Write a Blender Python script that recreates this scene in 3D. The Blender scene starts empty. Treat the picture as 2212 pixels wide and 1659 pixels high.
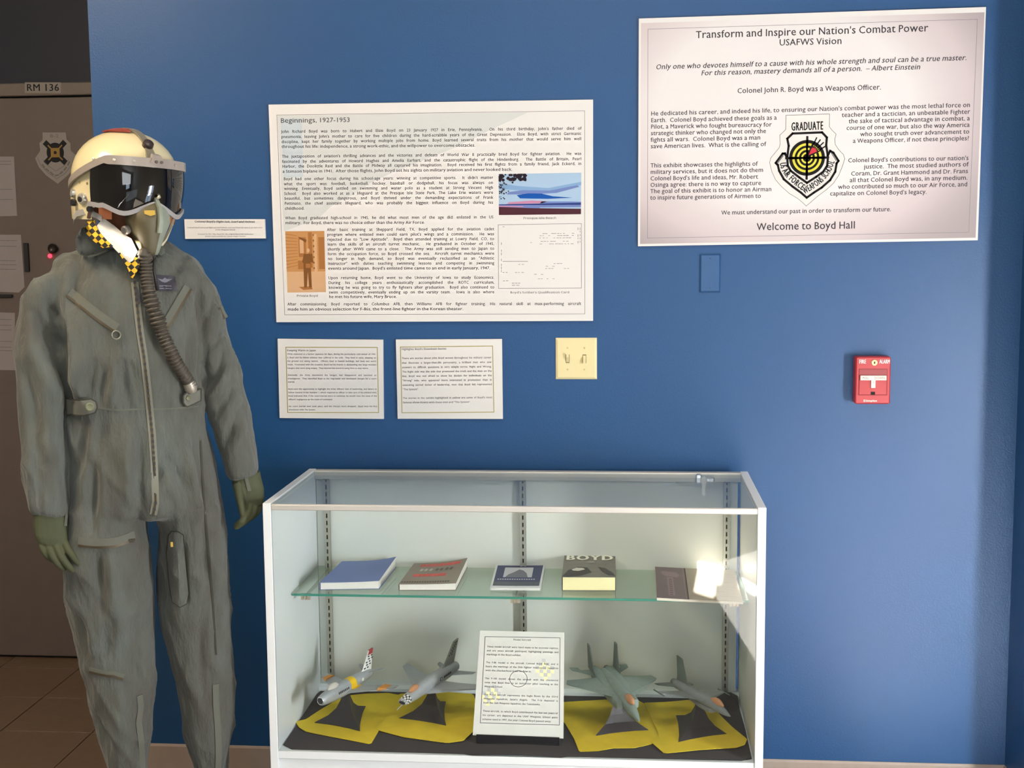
import bpy, bmesh, math, random
import numpy as np
from mathutils import Vector, Matrix, noise, geometry
from mathutils.bvhtree import BVHTree

random.seed(7)
SC = bpy.context.scene
COL = SC.collection

# ------------------------------------------------------------------ camera, world, lights, exposure
cam_data = bpy.data.cameras.new('camera')
cam = bpy.data.objects.new('camera', cam_data)
COL.objects.link(cam)
cam_data.sensor_width = 36.0
cam_data.lens = 36.0 * 2810.4 / 2212.0
cam_data.clip_start = 0.05
_r = Vector((0.99616, 0.08609, -0.00904)); _u = Vector((-0.00080, 0.11369, 0.99352)); _w = Vector((-0.08653, 0.98976, -0.11336))
m = Matrix(((_r.x, _u.x, -_w.x, 0), (_r.y, _u.y, -_w.y, -3.6272), (_r.z, _u.z, -_w.z, 1.6011), (0, 0, 0, 1)))
cam.matrix_world = m
SC.camera = cam

world = bpy.data.worlds.new('sky'); SC.world = world
world.use_nodes = True
bg = world.node_tree.nodes['Background']
bg.inputs['Color'].default_value = (0.62, 0.78, 1.0, 1)
bg.inputs['Strength'].default_value = 2.5

def lamp(name, kind, loc, energy, color=(1, 1, 1), target=None, direction=None, size=None, sy=None, angle=None):
    d = bpy.data.lights.new(name, kind); d.energy = energy; d.color = color
    o = bpy.data.objects.new(name, d); COL.objects.link(o); o.location = loc
    if kind == 'AREA':
        d.shape = 'RECTANGLE'; d.size = size; d.size_y = sy or size
    if kind == 'SUN': d.angle = angle or 0.0093
    v = Vector(direction) if direction else Vector(target) - Vector(loc)
    o.rotation_euler = v.to_track_quat('-Z', 'Y').to_euler()
    return o
SUN_DIR = Vector((0.10, 0.97, -0.235))
sun = lamp('sun', 'SUN', (-2, -12, 5), 62.0, (1.0, 0.95, 0.88), direction=SUN_DIR, angle=0.0018)
sky_window = lamp('window_daylight', 'AREA', (-0.2, -7.3, 2.25), 33.0, (0.92, 0.96, 1.0), direction=(0.50, 0.86, -0.05), size=3.2, sy=1.1)
side_window = lamp('side_window_daylight', 'AREA', (1.985, -2.17, 0.92), 26.0, (0.98, 0.97, 0.95), direction=(-0.80, 0.60, 0.0), size=0.26, sy=0.75)
low_fill = lamp('low_fill_light', 'AREA', (0.9, -5.6, 0.55), 3.0, (0.80, 0.90, 1.0), direction=(-0.15, 1.0, 0.10), size=2.6, sy=0.9)  # added low fill standing for floor bounce; no door is there
hall_lamp = lamp('hall_ceiling_lamp', 'AREA', (-2.15, -1.35, 2.92), 17.0, (1.0, 0.80, 0.58), direction=(0.15, 0.2, -1), size=0.5)
overhead_fill = lamp('overhead_fill_light', 'AREA', (-0.1, -1.75, 2.93), 6.0, (1.0, 0.95, 0.88), direction=(0, 0.25, -1), size=1.2, sy=0.6)  # added overhead fill without a fixture, so the wall fades downward
SC.view_settings.view_transform = 'Standard'
SC.view_settings.look = 'None'
SC.view_settings.gamma = 1.0
SC.view_settings.use_curve_mapping = False
SC.view_settings.exposure = 1.45
SC.cycles.max_bounces = 8
SC.cycles.diffuse_bounces = 4
SC.cycles.glossy_bounces = 4
SC.cycles.transparent_max_bounces = 16
SC.cycles.transmission_bounces = 6
SC.cycles.caustics_reflective = False
SC.cycles.caustics_refractive = False
SC.cycles.sample_clamp_indirect = 6.0

# ------------------------------------------------------------------ materials
def lin(c):
    if isinstance(c, str):
        c = [int(c[i:i + 2], 16) / 255 for i in (0, 2, 4)]
    return tuple(x / 12.92 if x <= 0.04045 else ((x + 0.055) / 1.055) ** 2.4 for x in c)
MATS = {}
def mat(name, color, rough=0.6, metal=0.0, var=0.0, vscale=8.0, bump=0.0, bscale=200.0, coat=0.0, spec=0.5,
        emit=None, estr=0.0, stretch=None, sheen=0.0):
    if name in MATS: return MATS[name]
    mt = bpy.data.materials.new(name); mt.use_nodes = True
    nt = mt.node_tree; N = nt.nodes; L = nt.links
    b = N['Principled BSDF']
    c = lin(color)
    b.inputs['Base Color'].default_value = (*c, 1)
    b.inputs['Roughness'].default_value = rough
    b.inputs['Metallic'].default_value = metal
    b.inputs['Specular IOR Level'].default_value = spec
    b.inputs['Coat Weight'].default_value = coat
    b.inputs['Sheen Weight'].default_value = sheen
    if emit:
        b.inputs['Emission Color'].default_value = (*lin(emit), 1); b.inputs['Emission Strength'].default_value = estr
    if var or bump:
        tc = N.new('ShaderNodeTexCoord'); mp = N.new('ShaderNodeMapping'); L.new(tc.outputs['Object'], mp.inputs['Vector'])
        if stretch: mp.inputs['Scale'].default_value = stretch
    if var:
        n = N.new('ShaderNodeTexNoise'); n.inputs['Scale'].default_value = vscale; n.inputs['Detail'].default_value = 5
        L.new(mp.outputs['Vector'], n.inputs['Vector'])
        r = N.new('ShaderNodeValToRGB'); r.color_ramp.elements[0].position = 0.3; r.color_ramp.elements[1].position = 0.7
        r.color_ramp.elements[0].color = (*[max(0, x * (1 - var)) for x in c], 1)
        r.color_ramp.elements[1].color = (*[min(1, x * (1 + var)) for x in c], 1)
        L.new(n.outputs['Fac'], r.inputs['Fac']); L.new(r.outputs['Color'], b.inputs['Base Color'])
    if bump:
        n2 = N.new('ShaderNodeTexNoise'); n2.inputs['Scale'].default_value = bscale; n2.inputs['Detail'].default_value = 3
        L.new(tc.outputs['Object'], n2.inputs['Vector'])
        bp = N.new('ShaderNodeBump'); bp.inputs['Strength'].default_value = bump; bp.inputs['Distance'].default_value = 0.002
        L.new(n2.outputs['Fac'], bp.inputs['Height']); L.new(bp.outputs['Normal'], b.inputs['Normal'])
    MATS[name] = mt
    return mt
def glass_mat(name, tint, refl=1.45, rough=0.0):
    mt = bpy.data.materials.new(name); mt.use_nodes = True
    nt = mt.node_tree; N = nt.nodes; L = nt.links
    N.remove(N['Principled BSDF']); out = N['Material Output']
    tr = N.new('ShaderNodeBsdfTransparent'); tr.inputs['Color'].default_value = (*tint, 1)
    gl = N.new('ShaderNodeBsdfGlossy'); gl.inputs['Roughness'].default_value = rough
    geo = N.new('ShaderNodeNewGeometry'); dt = N.new('ShaderNodeVectorMath'); dt.operation = 'DOT_PRODUCT'
    L.new(geo.outputs['Normal'], dt.inputs[0]); L.new(geo.outputs['Incoming'], dt.inputs[1])
    def mth(op, a, b=None):
        n = N.new('ShaderNodeMath'); n.operation = op
        for i, x in enumerate((a, b)):
            if x is None: continue
            if isinstance(x, (int, float)): n.inputs[i].default_value = x
            else: L.new(x, n.inputs[i])
        return n.outputs[0]
    r0 = ((refl - 1) / (refl + 1)) ** 2
    fr = mth('ADD', mth('MULTIPLY', mth('POWER', mth('SUBTRACT', 1.0, mth('ABSOLUTE', dt.outputs['Value'])), 5.0), 1 - r0), r0)
    mx = N.new('ShaderNodeMixShader')
    L.new(fr, mx.inputs['Fac']); L.new(tr.outputs['BSDF'], mx.inputs[1]); L.new(gl.outputs['BSDF'], mx.inputs[2])
    L.new(mx.outputs['Shader'], out.inputs['Surface'])
    return mt
def checker_mat(name, c1, c2, scale, rot=0.0, rough=0.8, proj='xz'):
    mt = bpy.data.materials.new(name); mt.use_nodes = True
    nt = mt.node_tree; N = nt.nodes; L = nt.links; b = N['Principled BSDF']; b.inputs['Roughness'].default_value = rough
    tc = N.new('ShaderNodeTexCoord'); mp = N.new('ShaderNodeMapping'); ck = N.new('ShaderNodeTexChecker')
    L.new(tc.outputs['Object'], mp.inputs['Vector']); mp.inputs['Rotation'].default_value = (0, rot, 0)
    mp.inputs['Scale'].default_value = (1, 0.0, 1); mp.inputs['Location'].default_value = (0, 0.5 / scale, 0)
    L.new(mp.outputs['Vector'], ck.inputs['Vector']); ck.inputs['Scale'].default_value = scale
    ck.inputs['Color1'].default_value = (*lin(c1), 1); ck.inputs['Color2'].default_value = (*lin(c2), 1)
    L.new(ck.outputs['Color'], b.inputs['Base Color'])
    return mt

# ------------------------------------------------------------------ object helpers
def tag(o, label=None, cat=None, group=None, kind=None):
    if label: o['label'] = label
    if cat: o['category'] = cat
    if group: o['group'] = group
    if kind: o['kind'] = kind
    return o
def thing(name, label, cat, loc, group=None, rotz=0.0, scale=1.0, rot=None):
    o = bpy.data.objects.new(name, None); COL.objects.link(o)
    o.empty_display_size = 0.05
    o.location = loc; o.rotation_euler = rot or (0, 0, rotz); o.scale = (scale,) * 3
    o.matrix_world = Matrix.LocRotScale(o.location, o.rotation_euler, o.scale)
    return tag(o, label, cat, group)
class MB:
    """collects shapes; build() links them as ONE mesh object"""
    def __init__(s): s.v = []; s.f = []; s.mi = []
    def add(s, vs, fs, m=0):
        k = len(s.v); s.v += [tuple(p) for p in vs]; s.f += [tuple(i + k for i in f) for f in fs]; s.mi += [m] * len(fs); return s
    def box(s, lo, hi, m=0, bev=0.0):
        (a, b, c), (d, e, f) = lo, hi
        if bev > 0:
            g = bev; P = []
            for z, ins in ((c, g), (c + g, 0), (f - g, 0), (f, g)):
                a2, b2, d2, e2 = a + ins, b + ins, d - ins, e - ins
                h = g if ins == 0 else g * 0.6
                P.append([(a2 + h, b2, z), (d2 - h, b2, z), (d2, b2 + h, z), (d2, e2 - h, z), (d2 - h, e2, z), (a2 + h, e2, z), (a2, e2 - h, z), (a2, b2 + h, z)])
            return s.loft(P, m)
        vs = [(a, b, c), (d, b, c), (d, e, c), (a, e, c), (a, b, f), (d, b, f), (d, e, f), (a, e, f)]
        return s.add(vs, [(0, 3, 2, 1), (4, 5, 6, 7), (0, 1, 5, 4), (1, 2, 6, 5), (2, 3, 7, 6), (3, 0, 4, 7)], m)
    def loft(s, rings, m=0, cap=True, closed=True):
        n = len(rings[0]); vs = [p for r in rings for p in r]; fs = []
        for i in range(len(rings) - 1):
            for j in range(n if closed else n - 1):
                k = (j + 1) % n
                fs.append((i * n + j, i * n + k, (i + 1) * n + k, (i + 1) * n + j))
        if cap: fs.append(tuple(reversed(range(n)))); fs.append(tuple(range((len(rings) - 1) * n, len(rings) * n)))
        return s.add(vs, fs, m)
    def tube(s, path, rad, n=12, m=0, cap=True):
        P = [Vector(p) for p in path]; rings = []
        R = rad if hasattr(rad, '__len__') else [rad] * len(P)
        t0 = (P[1] - P[0]).normalized(); ref = Vector((0, 0, 1)) if abs(t0.z) < 0.9 else Vector((1, 0, 0))
        a = t0.cross(ref).normalized()
        for i, p in enumerate(P):
            t = (P[min(i + 1, len(P) - 1)] - P[max(i - 1, 0)]).normalized()
            a = (a - t * a.dot(t)).normalized(); b = t.cross(a)
            rings.append([p + (a * math.cos(2 * math.pi * j / n) + b * math.sin(2 * math.pi * j / n)) * R[i] for j in range(n)])
        return s.loft(rings, m, cap)
    def slab(s, poly, ext, m=0):
        """polygon of 3-D points extruded by the vector ext"""
        n = len(poly); e = Vector(ext); A = [Vector(p) for p in poly]
        vs = A + [p + e for p in A]
        tri = geometry.tessellate_polygon([A])
        fs = [tuple(t) for t in tri] + [tuple(reversed([i + n for i in t])) for t in tri]
        fs += [(i, (i + 1) % n, (i + 1) % n + n, i + n) for i in range(n)]
        return s.add(vs, fs, m)
    def disc(s, c, nrm, r, h, n=20, m=0, r2=None):
        c = Vector(c); nrm = Vector(nrm).normalized()
        return s.tube([c, c + nrm * h], [r, r2 if r2 is not None else r], n, m)
    def lathe(s, c, axis, prof, n=20, m=0):
        c = Vector(c); ax = Vector(axis).normalized()
        ref = Vector((0, 0, 1)) if abs(ax.z) < 0.9 else Vector((1, 0, 0)); a = ax.cross(ref).normalized(); b = ax.cross(a)
        return s.loft([[c + ax * h + (a * math.cos(2 * math.pi * j / n) + b * math.sin(2 * math.pi * j / n)) * max(r, 1e-5) for j in range(n)] for r, h in prof], m)
    def xform(s, M, start=0):
        for i in range(start, len(s.v)): s.v[i] = tuple(M @ Vector(s.v[i]))
        return s
    def build(s, name, mats, parent=None, smooth=False, local=False, label=None, kind=None, fix=True, cat=None, group=None, origin=None):
        me = bpy.data.meshes.new(name)
        vs = s.v
        o = bpy.data.objects.new(name, me)
        if parent is not None and not local:
            chain = Matrix.Identity(4); p = parent
            chain = full(parent)
            inv = chain.inverted(); vs = [tuple(inv @ Vector(p)) for p in vs]
        if parent is None:
            if origin is None:
                A = np.array(vs); lo = A.min(0); hi = A.max(0); origin = ((lo[0] + hi[0]) / 2, (lo[1] + hi[1]) / 2, lo[2])
            og = Vector(origin); vs = [tuple(Vector(p) - og) for p in vs]; o.location = og
        me.from_pydata(vs, [], s.f)
        for x in (mats if isinstance(mats, (list, tuple)) else [mats]): me.materials.append(x)
        me.polygons.foreach_set('material_index', s.mi)
        if smooth: me.polygons.foreach_set('use_smooth', [True] * len(s.f))
        me.update()
        if fix:
            bm = bmesh.new(); bm.from_mesh(me); bmesh.ops.recalc_face_normals(bm, faces=bm.faces); bm.to_mesh(me); bm.free()
        COL.objects.link(o)
        if parent is not None: o.parent = parent
        if smooth == 'auto':
            try: me.set_sharp_from_angle(angle=math.radians(35))
            except Exception: pass
        return tag(o, label, cat, group, kind)
def full(o):
    M = Matrix.LocRotScale(o.location, o.rotation_euler, o.scale)
    return full(o.parent) @ M if o.parent else M
def struct(name, mb, mats, **k): return mb.build(name, mats, kind='structure', **k)
def copy_tree(o, parent=None):
    c = o.copy(); COL.objects.link(c); c.parent = parent
    for ch in list(o.children): copy_tree(ch, c)
    return c

# ------------------------------------------------------------------ lettering (built from the program's own font)
CH = "ABCDEFGHIJKLMNOPQRSTUVWXYZabcdefghijklmnopqrstuvwxyz0123456789.,:;'\"?-()&/\u2013"
FONTS = {}
def font_cache(key, offset=0.0, res=2):
    G = {}; obs = []
    for c in CH:
        for s in (c, c + '|'):
            cu = bpy.data.curves.new('t', 'FONT'); cu.body = s; cu.resolution_u = res; cu.offset = offset; cu.size = 1
            ob = bpy.data.objects.new('t', cu); COL.objects.link(ob); obs.append(ob)
    cu = bpy.data.curves.new('t', 'FONT'); cu.body = '|'; cu.resolution_u = res; cu.offset = offset
    ob = bpy.data.objects.new('t', cu); COL.objects.link(ob); obs.append(ob)
    dg = bpy.context.evaluated_depsgraph_get(); dg.update()
    def grab(ob):
        me = bpy.data.meshes.new_from_object(ob.evaluated_get(dg))
        v = [(p.co.x, p.co.y) for p in me.vertices]; f = [tuple(q.vertices) for q in me.polygons]
        bpy.data.meshes.remove(me); return v, f
    bar, _ = grab(obs[-1]); bx = max(p[0] for p in bar)
    for i, c in enumerate(CH):
        v, f = grab(obs[2 * i]); v2, _ = grab(obs[2 * i + 1])
        G[c] = (v, f, max(p[0] for p in v2) - bx)
    for ob in obs:
        cu = ob.data; bpy.data.objects.remove(ob); bpy.data.curves.remove(cu)
    G[' '] = ([], [], G['i'][2] * 1.15)
    cap = max(p[1] for p in G['H'][0]); xh = max(p[1] for p in G['x'][0]); asc = max(p[1] for p in G['l'][0])
    nx = cap * 0.755; kx = 1.16                     # taller, wider lower case, as in the signs' typeface
    for c in 'abcdefghijklmnopqrstuvwxyz':
        v, f, adv = G[c]
        v = [(a * kx, b if b < 0 else (b * nx / xh if b <= xh else nx + (b - xh) * (cap * 1.04 - nx) / (asc - xh))) for a, b in v]
        G[c] = (v, f, adv * kx)
    G['cap'] = cap
    FONTS[key] = G
font_cache('plain')
FONTS['bold'] = {k: ((v[0] + [(a + 0.034, b) for a, b in v[0]] + [(a + 0.017, b) for a, b in v[0]], v[1] + [tuple(i + len(v[0]) for i in f) for f in v[1]] + [tuple(i + 2 * len(v[0]) for i in f) for f in v[1]], v[2] + 0.034) if isinstance(v, tuple) else v) for k, v in FONTS['plain'].items()}

def thicken(src, shifts):
    out = {}
    for k, v in src.items():
        if not isinstance(v, tuple): out[k] = v; continue
        P, F = [], []
        for dx, dy in shifts:
            n = len(P); P += [(a + dx, b + dy) for a, b in v[0]]; F += [tuple(i + n for i in f) for f in v[1]]
        out[k] = (P, F, v[2] + max(d[0] for d in shifts))
    return out
FONTS['semi'] = thicken(FONTS['plain'], [(0, 0), (0.022, 0.006)])
FONTS['heavy'] = thicken(FONTS['plain'], [(0, 0), (0.03, 0), (0.06, 0), (0.09, 0.0), (0.03, 0.012), (0.06, -0.008)])

class Sheet:
    """flat print on a plane: 2-D points are mapped by fn(u, v, lift) to 3-D"""
    def __init__(s, fn, sub=0): s.fn = fn; s.layers = {}; s.sub = sub
    def L(s, k): return s.layers.setdefault(k, MB())
    def text(s, pl, pr, body, cap, key='ink', mode='fit', font='plain', shear=0.0, lift=0.0006, xs=None, up=None):
        G = FONTS[font]; sz = cap / G['cap']
        pl = Vector(pl); pr = Vector(pr); d = pr - pl; W = d.length; ex = d / W; ey = Vector((-ex.y, ex.x)) if up is None else Vector(up)
        nat = sum(G[c][2] for c in body if c in G) * sz; ns = body.count(' ')
        sx = 1.0; sp = 0.0
        if mode == 'fit': sx = W / nat
        elif mode == 'just':
            sx = 0.96 if xs is None else xs
            rest = W - nat * sx
            if rest < 0 or ns == 0: sx = W / nat
            else: sp = rest / ns
        elif mode == 'left': sx = xs or 1.0
        x = 0.0; mb = s.L(key)
        for c in body:
            if c not in G: continue
            v, f, adv = G[c]
            if v:
                nc = max(1, len(v) // max(1, len(FONTS['plain'][c][0])))
                q = len(v) // nc                      # each overlaid copy sits a hair above the one before
                mb.add([s.fn(*(pl + ex * (x + (a + shear * b) * sz * sx) + ey * (b * sz)), lift + 0.00004 * (i // q)) for i, (a, b) in enumerate(v)], f)
            x += adv * sz * sx + (sp if c == ' ' else 0)
    def poly(s, pts, key, lift=0.0004):
        if s.sub:
            bm = bmesh.new(); vv = [bm.verts.new((p[0], p[1], 0)) for p in pts]
            for t in geometry.tessellate_polygon([[v.co for v in vv]]):
                try: bm.faces.new([vv[i] for i in t])
                except ValueError: pass
            for _ in range(6):
                es = [e for e in bm.edges if e.calc_length() > s.sub]
                if not es: break
                bmesh.ops.subdivide_edges(bm, edges=es, cuts=1); bmesh.ops.triangulate(bm, faces=bm.faces)
            bm.verts.index_update(); bm.faces.ensure_lookup_table()
            s.L(key).add([s.fn(v.co.x, v.co.y, lift) for v in bm.verts], [tuple(v.index for v in f.verts) for f in bm.faces]); bm.free(); return
        tri = geometry.tessellate_polygon([[Vector((p[0], p[1], 0)) for p in pts]])
        s.L(key).add([s.fn(p[0], p[1], lift) for p in pts], [tuple(t) for t in tri])
    def line(s, pts, w, key, closed=False, lift=0.0006):
        P = [Vector(p) for p in pts]
        if closed: P = P + [P[0]]
        mb = s.L(key)
        for a, b in zip(P, P[1:]):
            d = b - a
            if d.length < 1e-7: continue
            d.normalize(); n = Vector((-d.y, d.x)) * w / 2; e = d * w * 0.45
            q = [a - e + n, a - e - n, b + e - n, b + e + n]
            mb.add([s.fn(x.x, x.y, lift) for x in q], [(0, 1, 2, 3)])
    def done(s, parent, table):
        for k, mb in s.layers.items():
            name, mt = table[k][:2]
            mb.build(name, mt, parent, fix=False, label=table[k][2] if len(table[k]) > 2 else None, kind='stuff')
def arc(cx, cy, r, a0, a1, n=16, ry=None):
    return [(cx + r * math.cos(math.radians(a0 + (a1 - a0) * i / n)), cy + (ry or r) * math.sin(math.radians(a0 + (a1 - a0) * i / n))) for i in range(n + 1)]
# ------------------------------------------------------------------ the room
BLUE = mat('blue_wall_paint', '144370', rough=0.45, spec=0.42, var=0.03, vscale=3.0, bump=0.25, bscale=260.0)
CEIL = mat('ceiling_white', 'd8d4cc', rough=0.9)
PALE = mat('pale_wall_paint', 'b9b6ae', rough=0.8)
BASEM = mat('beige_rubber_base', '9c8d82', rough=0.5, var=0.04, vscale=20)
TILE = mat('tan_floor_tile', '6b5848', rough=0.35, var=0.10, vscale=26.0)
TILE2 = mat('grout_floor', '90877f', rough=0.5, var=0.06, vscale=14.0)
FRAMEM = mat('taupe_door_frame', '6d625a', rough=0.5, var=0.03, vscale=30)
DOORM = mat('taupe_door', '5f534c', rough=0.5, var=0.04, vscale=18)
DARK = mat('dark_gap', '15120f', rough=0.9)
WHITE_METAL = mat('white_window_metal', 'd9dad8', rough=0.4)

mb = MB().box((-1.5015, 0.0, 0.0), (1.30, 0.22, 3.0)); struct('wall_back', mb, BLUE)
mb = MB().box((1.067, -0.20, 0.0), (2.12, 0.0, 3.0)); struct('wall_right', mb, BLUE)
mb = MB().box((-4.0, 1.10, 0.0), (-0.90, 1.25, 3.0)); struct('wall_hall', mb, mat('shaded_hall_wall', '0f1626', rough=0.6))  # the hall's shade is put into this darker wall colour
mb = MB().box((-1.05, 0.22, 0.0), (-0.90, 1.10, 3.0)); struct('wall_hall_end', mb, BLUE)
mb = MB().box((-4.12, -3.4, 0.0), (-4.0, 1.25, 3.0)); struct('wall_left', mb, PALE)
mb = MB().slab([(-4.1, 1.25, 3.0), (2.12, 1.25, 3.0), (2.12, -10.66, 3.0), (-4.1, -3.20, 3.0)], (0, 0, 0.1)); struct('ceiling', mb, CEIL)
fl = MB().slab([(-4.1, 1.25, -0.12), (2.12, 1.25, -0.12), (2.12, -10.66, -0.12), (-4.1, -3.20, -0.12)], (0, 0, 0.114)); floor = struct('floor', fl, TILE2)

# tiles of the floor near the door: one foot squares with open joints
base_tile = None
for i in range(-5, 2):
    for j in range(-2, 4):
        x0 = -1.735 + i * 0.307; y0 = 0.024 + j * 0.307
        if y0 > 1.0 : continue
        if x0 > -1.3 and y0 > -0.28: continue
        if base_tile is None:
            t = MB().box((x0 + 0.0015, y0 + 0.0015, -0.006), (x0 + 0.3055, y0 + 0.3055, 0.0), bev=0.0008)
            base_tile = t.build('floor_tile', TILE, floor); bx, by = x0, y0
        else:
            c = base_tile.copy(); COL.objects.link(c); c.parent = floor
            c.location = base_tile.location + Vector((x0 - bx, y0 - by, random.uniform(-0.0004, 0.0003)))

# skirting
mb = MB().loft([[(x, 0.0, 0.0), (x, -0.006, 0.0), (x, -0.006, 0.100), (x, -0.003, 0.1065), (x, 0.0, 0.1065)] for x in (-1.5015, 1.0665)])
struct('baseboard_back', mb, BASEM)
mb = MB().loft([[(1.067, y, 0.0), (1.061, y, 0.0), (1.061, y, 0.100), (1.064, y, 0.1065), (1.067, y, 0.1065)] for y in (-0.006, -0.20)])
struct('baseboard_right', mb, BASEM)

# side wall toward the viewer with a tall glazed door light in it
SW = [(-2.55, -1.80)]
mb = MB()
mb.box((2.0, -10.7, 0.0), (2.12, -2.62, 3.0)); mb.box((2.0, -1.72, 0.0), (2.12, -0.20, 3.0)); mb.box((2.0, -2.62, 1.35), (2.12, -1.72, 3.0))
struct('wall_side', mb, PALE)
mb = MB()
for y in (-2.62, -2.20, -1.76): mb.box((2.0, y, 0.0), (2.06, y + 0.04, 1.35))
for z in (0.0, 0.66, 1.31): mb.box((2.0, -2.62, z), (2.06, -1.72, z + 0.04))
struct('window_side', mb, WHITE_METAL)

# diagonal window wall behind the viewer; unseen openings added to shape the sun patches
DW = Vector((0.6402, -0.7682, 0.0)); D0 = Vector((-4.0, -3.3, 0.0)); DN = Vector((0.7682, 0.6402, 0.0))
def back(P):
    P = Vector(P); k = (D0 - P).dot(DN) / (-SUN_DIR).dot(DN); Q = P - SUN_DIR * k
    return (Q - D0).dot(DW), Q.z
def hole(pts):
    S = [back(p) for p in pts]; return min(a for a, _ in S), max(a for a, _ in S), min(b for _, b in S), max(b for _, b in S)
holes = []
bs = lambda P: back(P)[0]
bz = lambda P: back(P)[1]
L0 = bs((0.190, -0.22, 0.685)); R0 = bs((0.262, -0.15, 0.685)); R1 = bs((0.231, -0.31, 0.685))
ZT = bz((0.2236, -0.0740, 0.6923)); ZM = bz((0.243, -0.245, 0.685)); ZB = bz((0.21, -0.36, 0.685))
a1 = (L0, R0, ZM, ZT)
holes += [a1, (L0, R1, ZB, ZM)]
p1 = hole([(0.316, -0.09, 0.672), (0.316, -0.50, 0.778), (0.316, -0.48, 0.69), (0.316, -0.302, 0.645)])
holes.append((max(p1[0], a1[1] + 0.012), p1[1], p1[2] + 0.038, p1[3] - 0.030))
holes.append(hole([(-1.170, -0.69, 1.612), (-1.140, -0.66, 1.562)]))
big = hole([(0.5, -3.2, 0.0), (0.5, -1.5, 0.0), (1.9, -1.5, 0.0), (1.9, -3.2, 0.0)])
holes.append((big[0] + 0.1, big[1], 1.05, 1.76))
SS = sorted({0.0, 9.8, *[h[0] for h in holes], *[h[1] for h in holes]}); ZZ = sorted({0.0, 3.0, *[h[2] for h in holes], *[h[3] for h in holes]})
mb = MB()
for s0, s1 in zip(SS, SS[1:]):
    for z0, z1 in zip(ZZ, ZZ[1:]):
        sc, zc = (s0 + s1) / 2, (z0 + z1) / 2
        if any(h[0] < sc < h[1] and h[2] < zc < h[3] for h in holes): continue
        a = D0 + DW * s0; b = D0 + DW * s1
        mb.add([(a.x, a.y, z0), (b.x, b.y, z0), (b.x, b.y, z1), (a.x, a.y, z1)], [(0, 1, 2, 3)])
struct('wall_rear', mb, PALE, fix=False)
mb = MB()
for k in range(4):
    P = D0 + DW * (5.80 + k * 0.48) + DN * 0.16; q = DW * 0.03; n = DN * 0.04
    mb.loft([[P - q - n + Vector((0, 0, z)), P + q - n + Vector((0, 0, z)), P + q + n + Vector((0, 0, z)), P - q + n + Vector((0, 0, z))] for z in (1.85, 2.80)])
for z in (1.85, 2.3, 2.76):
    A = D0 + DW * 5.77 + DN * 0.16; B = D0 + DW * 7.27 + DN * 0.16; n = DN * 0.04
    mb.loft([[P - n + Vector((0, 0, z)), P + n + Vector((0, 0, z)), P + n + Vector((0, 0, z + 0.04)), P - n + Vector((0, 0, z + 0.04))] for P in (A, B)])
struct('window_rear', mb, WHITE_METAL)

# ------------------------------------------------------------------ the door down the hall
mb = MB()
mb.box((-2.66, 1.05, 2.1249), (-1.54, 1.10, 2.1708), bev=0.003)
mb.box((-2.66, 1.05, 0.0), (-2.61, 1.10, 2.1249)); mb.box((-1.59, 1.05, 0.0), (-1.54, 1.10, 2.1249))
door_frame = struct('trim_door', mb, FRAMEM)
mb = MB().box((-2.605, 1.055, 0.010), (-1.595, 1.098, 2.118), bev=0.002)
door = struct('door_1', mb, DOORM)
mb = MB().box((-2.61, 1.085, 0.0), (-1.59, 1.0995, 2.1249)); mb.build('door_stop', DARK, door_frame)

INK = mat('black_ink', '2b2a2c', rough=1.0, spec=0.1)
PAPER = mat('white_paper', 'd9d8d5', rough=0.8, var=0.015, vscale=30)
PAPER_DIM = mat('grey_paper', '8f8787', rough=0.85, var=0.02, vscale=30)
LABELM = mat('label_tape', '867f77', rough=0.6)
BLACKP = mat('black_plastic', '151416', rough=0.45)

def quad_sheet(name, pts, y, th, m, label, cat, group=None):
    """thin board on a wall: pts = four (x, z) corners, front face at y, thickness th"""
    mb = MB().slab([(p[0], y, p[1]) for p in pts], (0, th, 0))
    return mb.build(name, m, None, label=label, cat=cat, group=group)
# room sign
s = quad_sheet('room_sign', [(-2.1849, 2.1732), (-2.0485, 2.1706), (-2.0504, 2.1325), (-2.1870, 2.1350)], 1.048, 0.002, LABELM, 'pale label tape reading RM 136 on the door header', 'sign')
sh = Sheet(lambda u, v, l: (u, 1.048 - l, v))
sh.text((-2.1804, 2.1424), (-2.0553, 2.1401), 'RM 136', 0.0245, font='bold')
sh.done(s, {'ink': ('lettering', INK)})
# shield sticker
shield = [(-2.1294, 1.9924), (-2.0417, 1.9910), (-2.0395, 1.9659), (-2.0261, 1.9524), (-2.0257, 1.9256), (-2.0022, 1.9035), (-2.0145, 1.8668), (-2.0406, 1.8369), (-2.0809, 1.8055), (-2.1234, 1.8363), (-2.1500, 1.8670), (-2.1625, 1.8991), (-2.1416, 1.9273), (-2.1437, 1.9541), (-2.1308, 1.9657)]
s = quad_sheet('shield_sticker', shield, 1.0535, 0.0014, mat('sticker_paper', '8a847f', rough=0.7), 'grey shield-shaped unit sticker with black and gold crest on door', 'sticker')
sh = Sheet(lambda u, v, l: (u, 1.0535 - l, v))
sh.text((-2.1023, 1.9736), (-2.0689, 1.9731), 'B-2', 0.012, font='bold', key='grey')
cx, cz = (-2.0848, 1.9189)
sh.poly(arc(cx, cz, 0.033, 0, 360, 24, 0.036), 'ink')
for a in (45, 135, 225, 315):
    c, q = math.cos(math.radians(a)), math.sin(math.radians(a))
    sh.line([(cx, cz), (cx + c * 0.046, cz + q * 0.046)], 0.020, 'ink')
    sh.line([(cx, cz), (cx + c * 0.036, cz + q * 0.036)], 0.005, 'gold', lift=0.0009)
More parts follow.
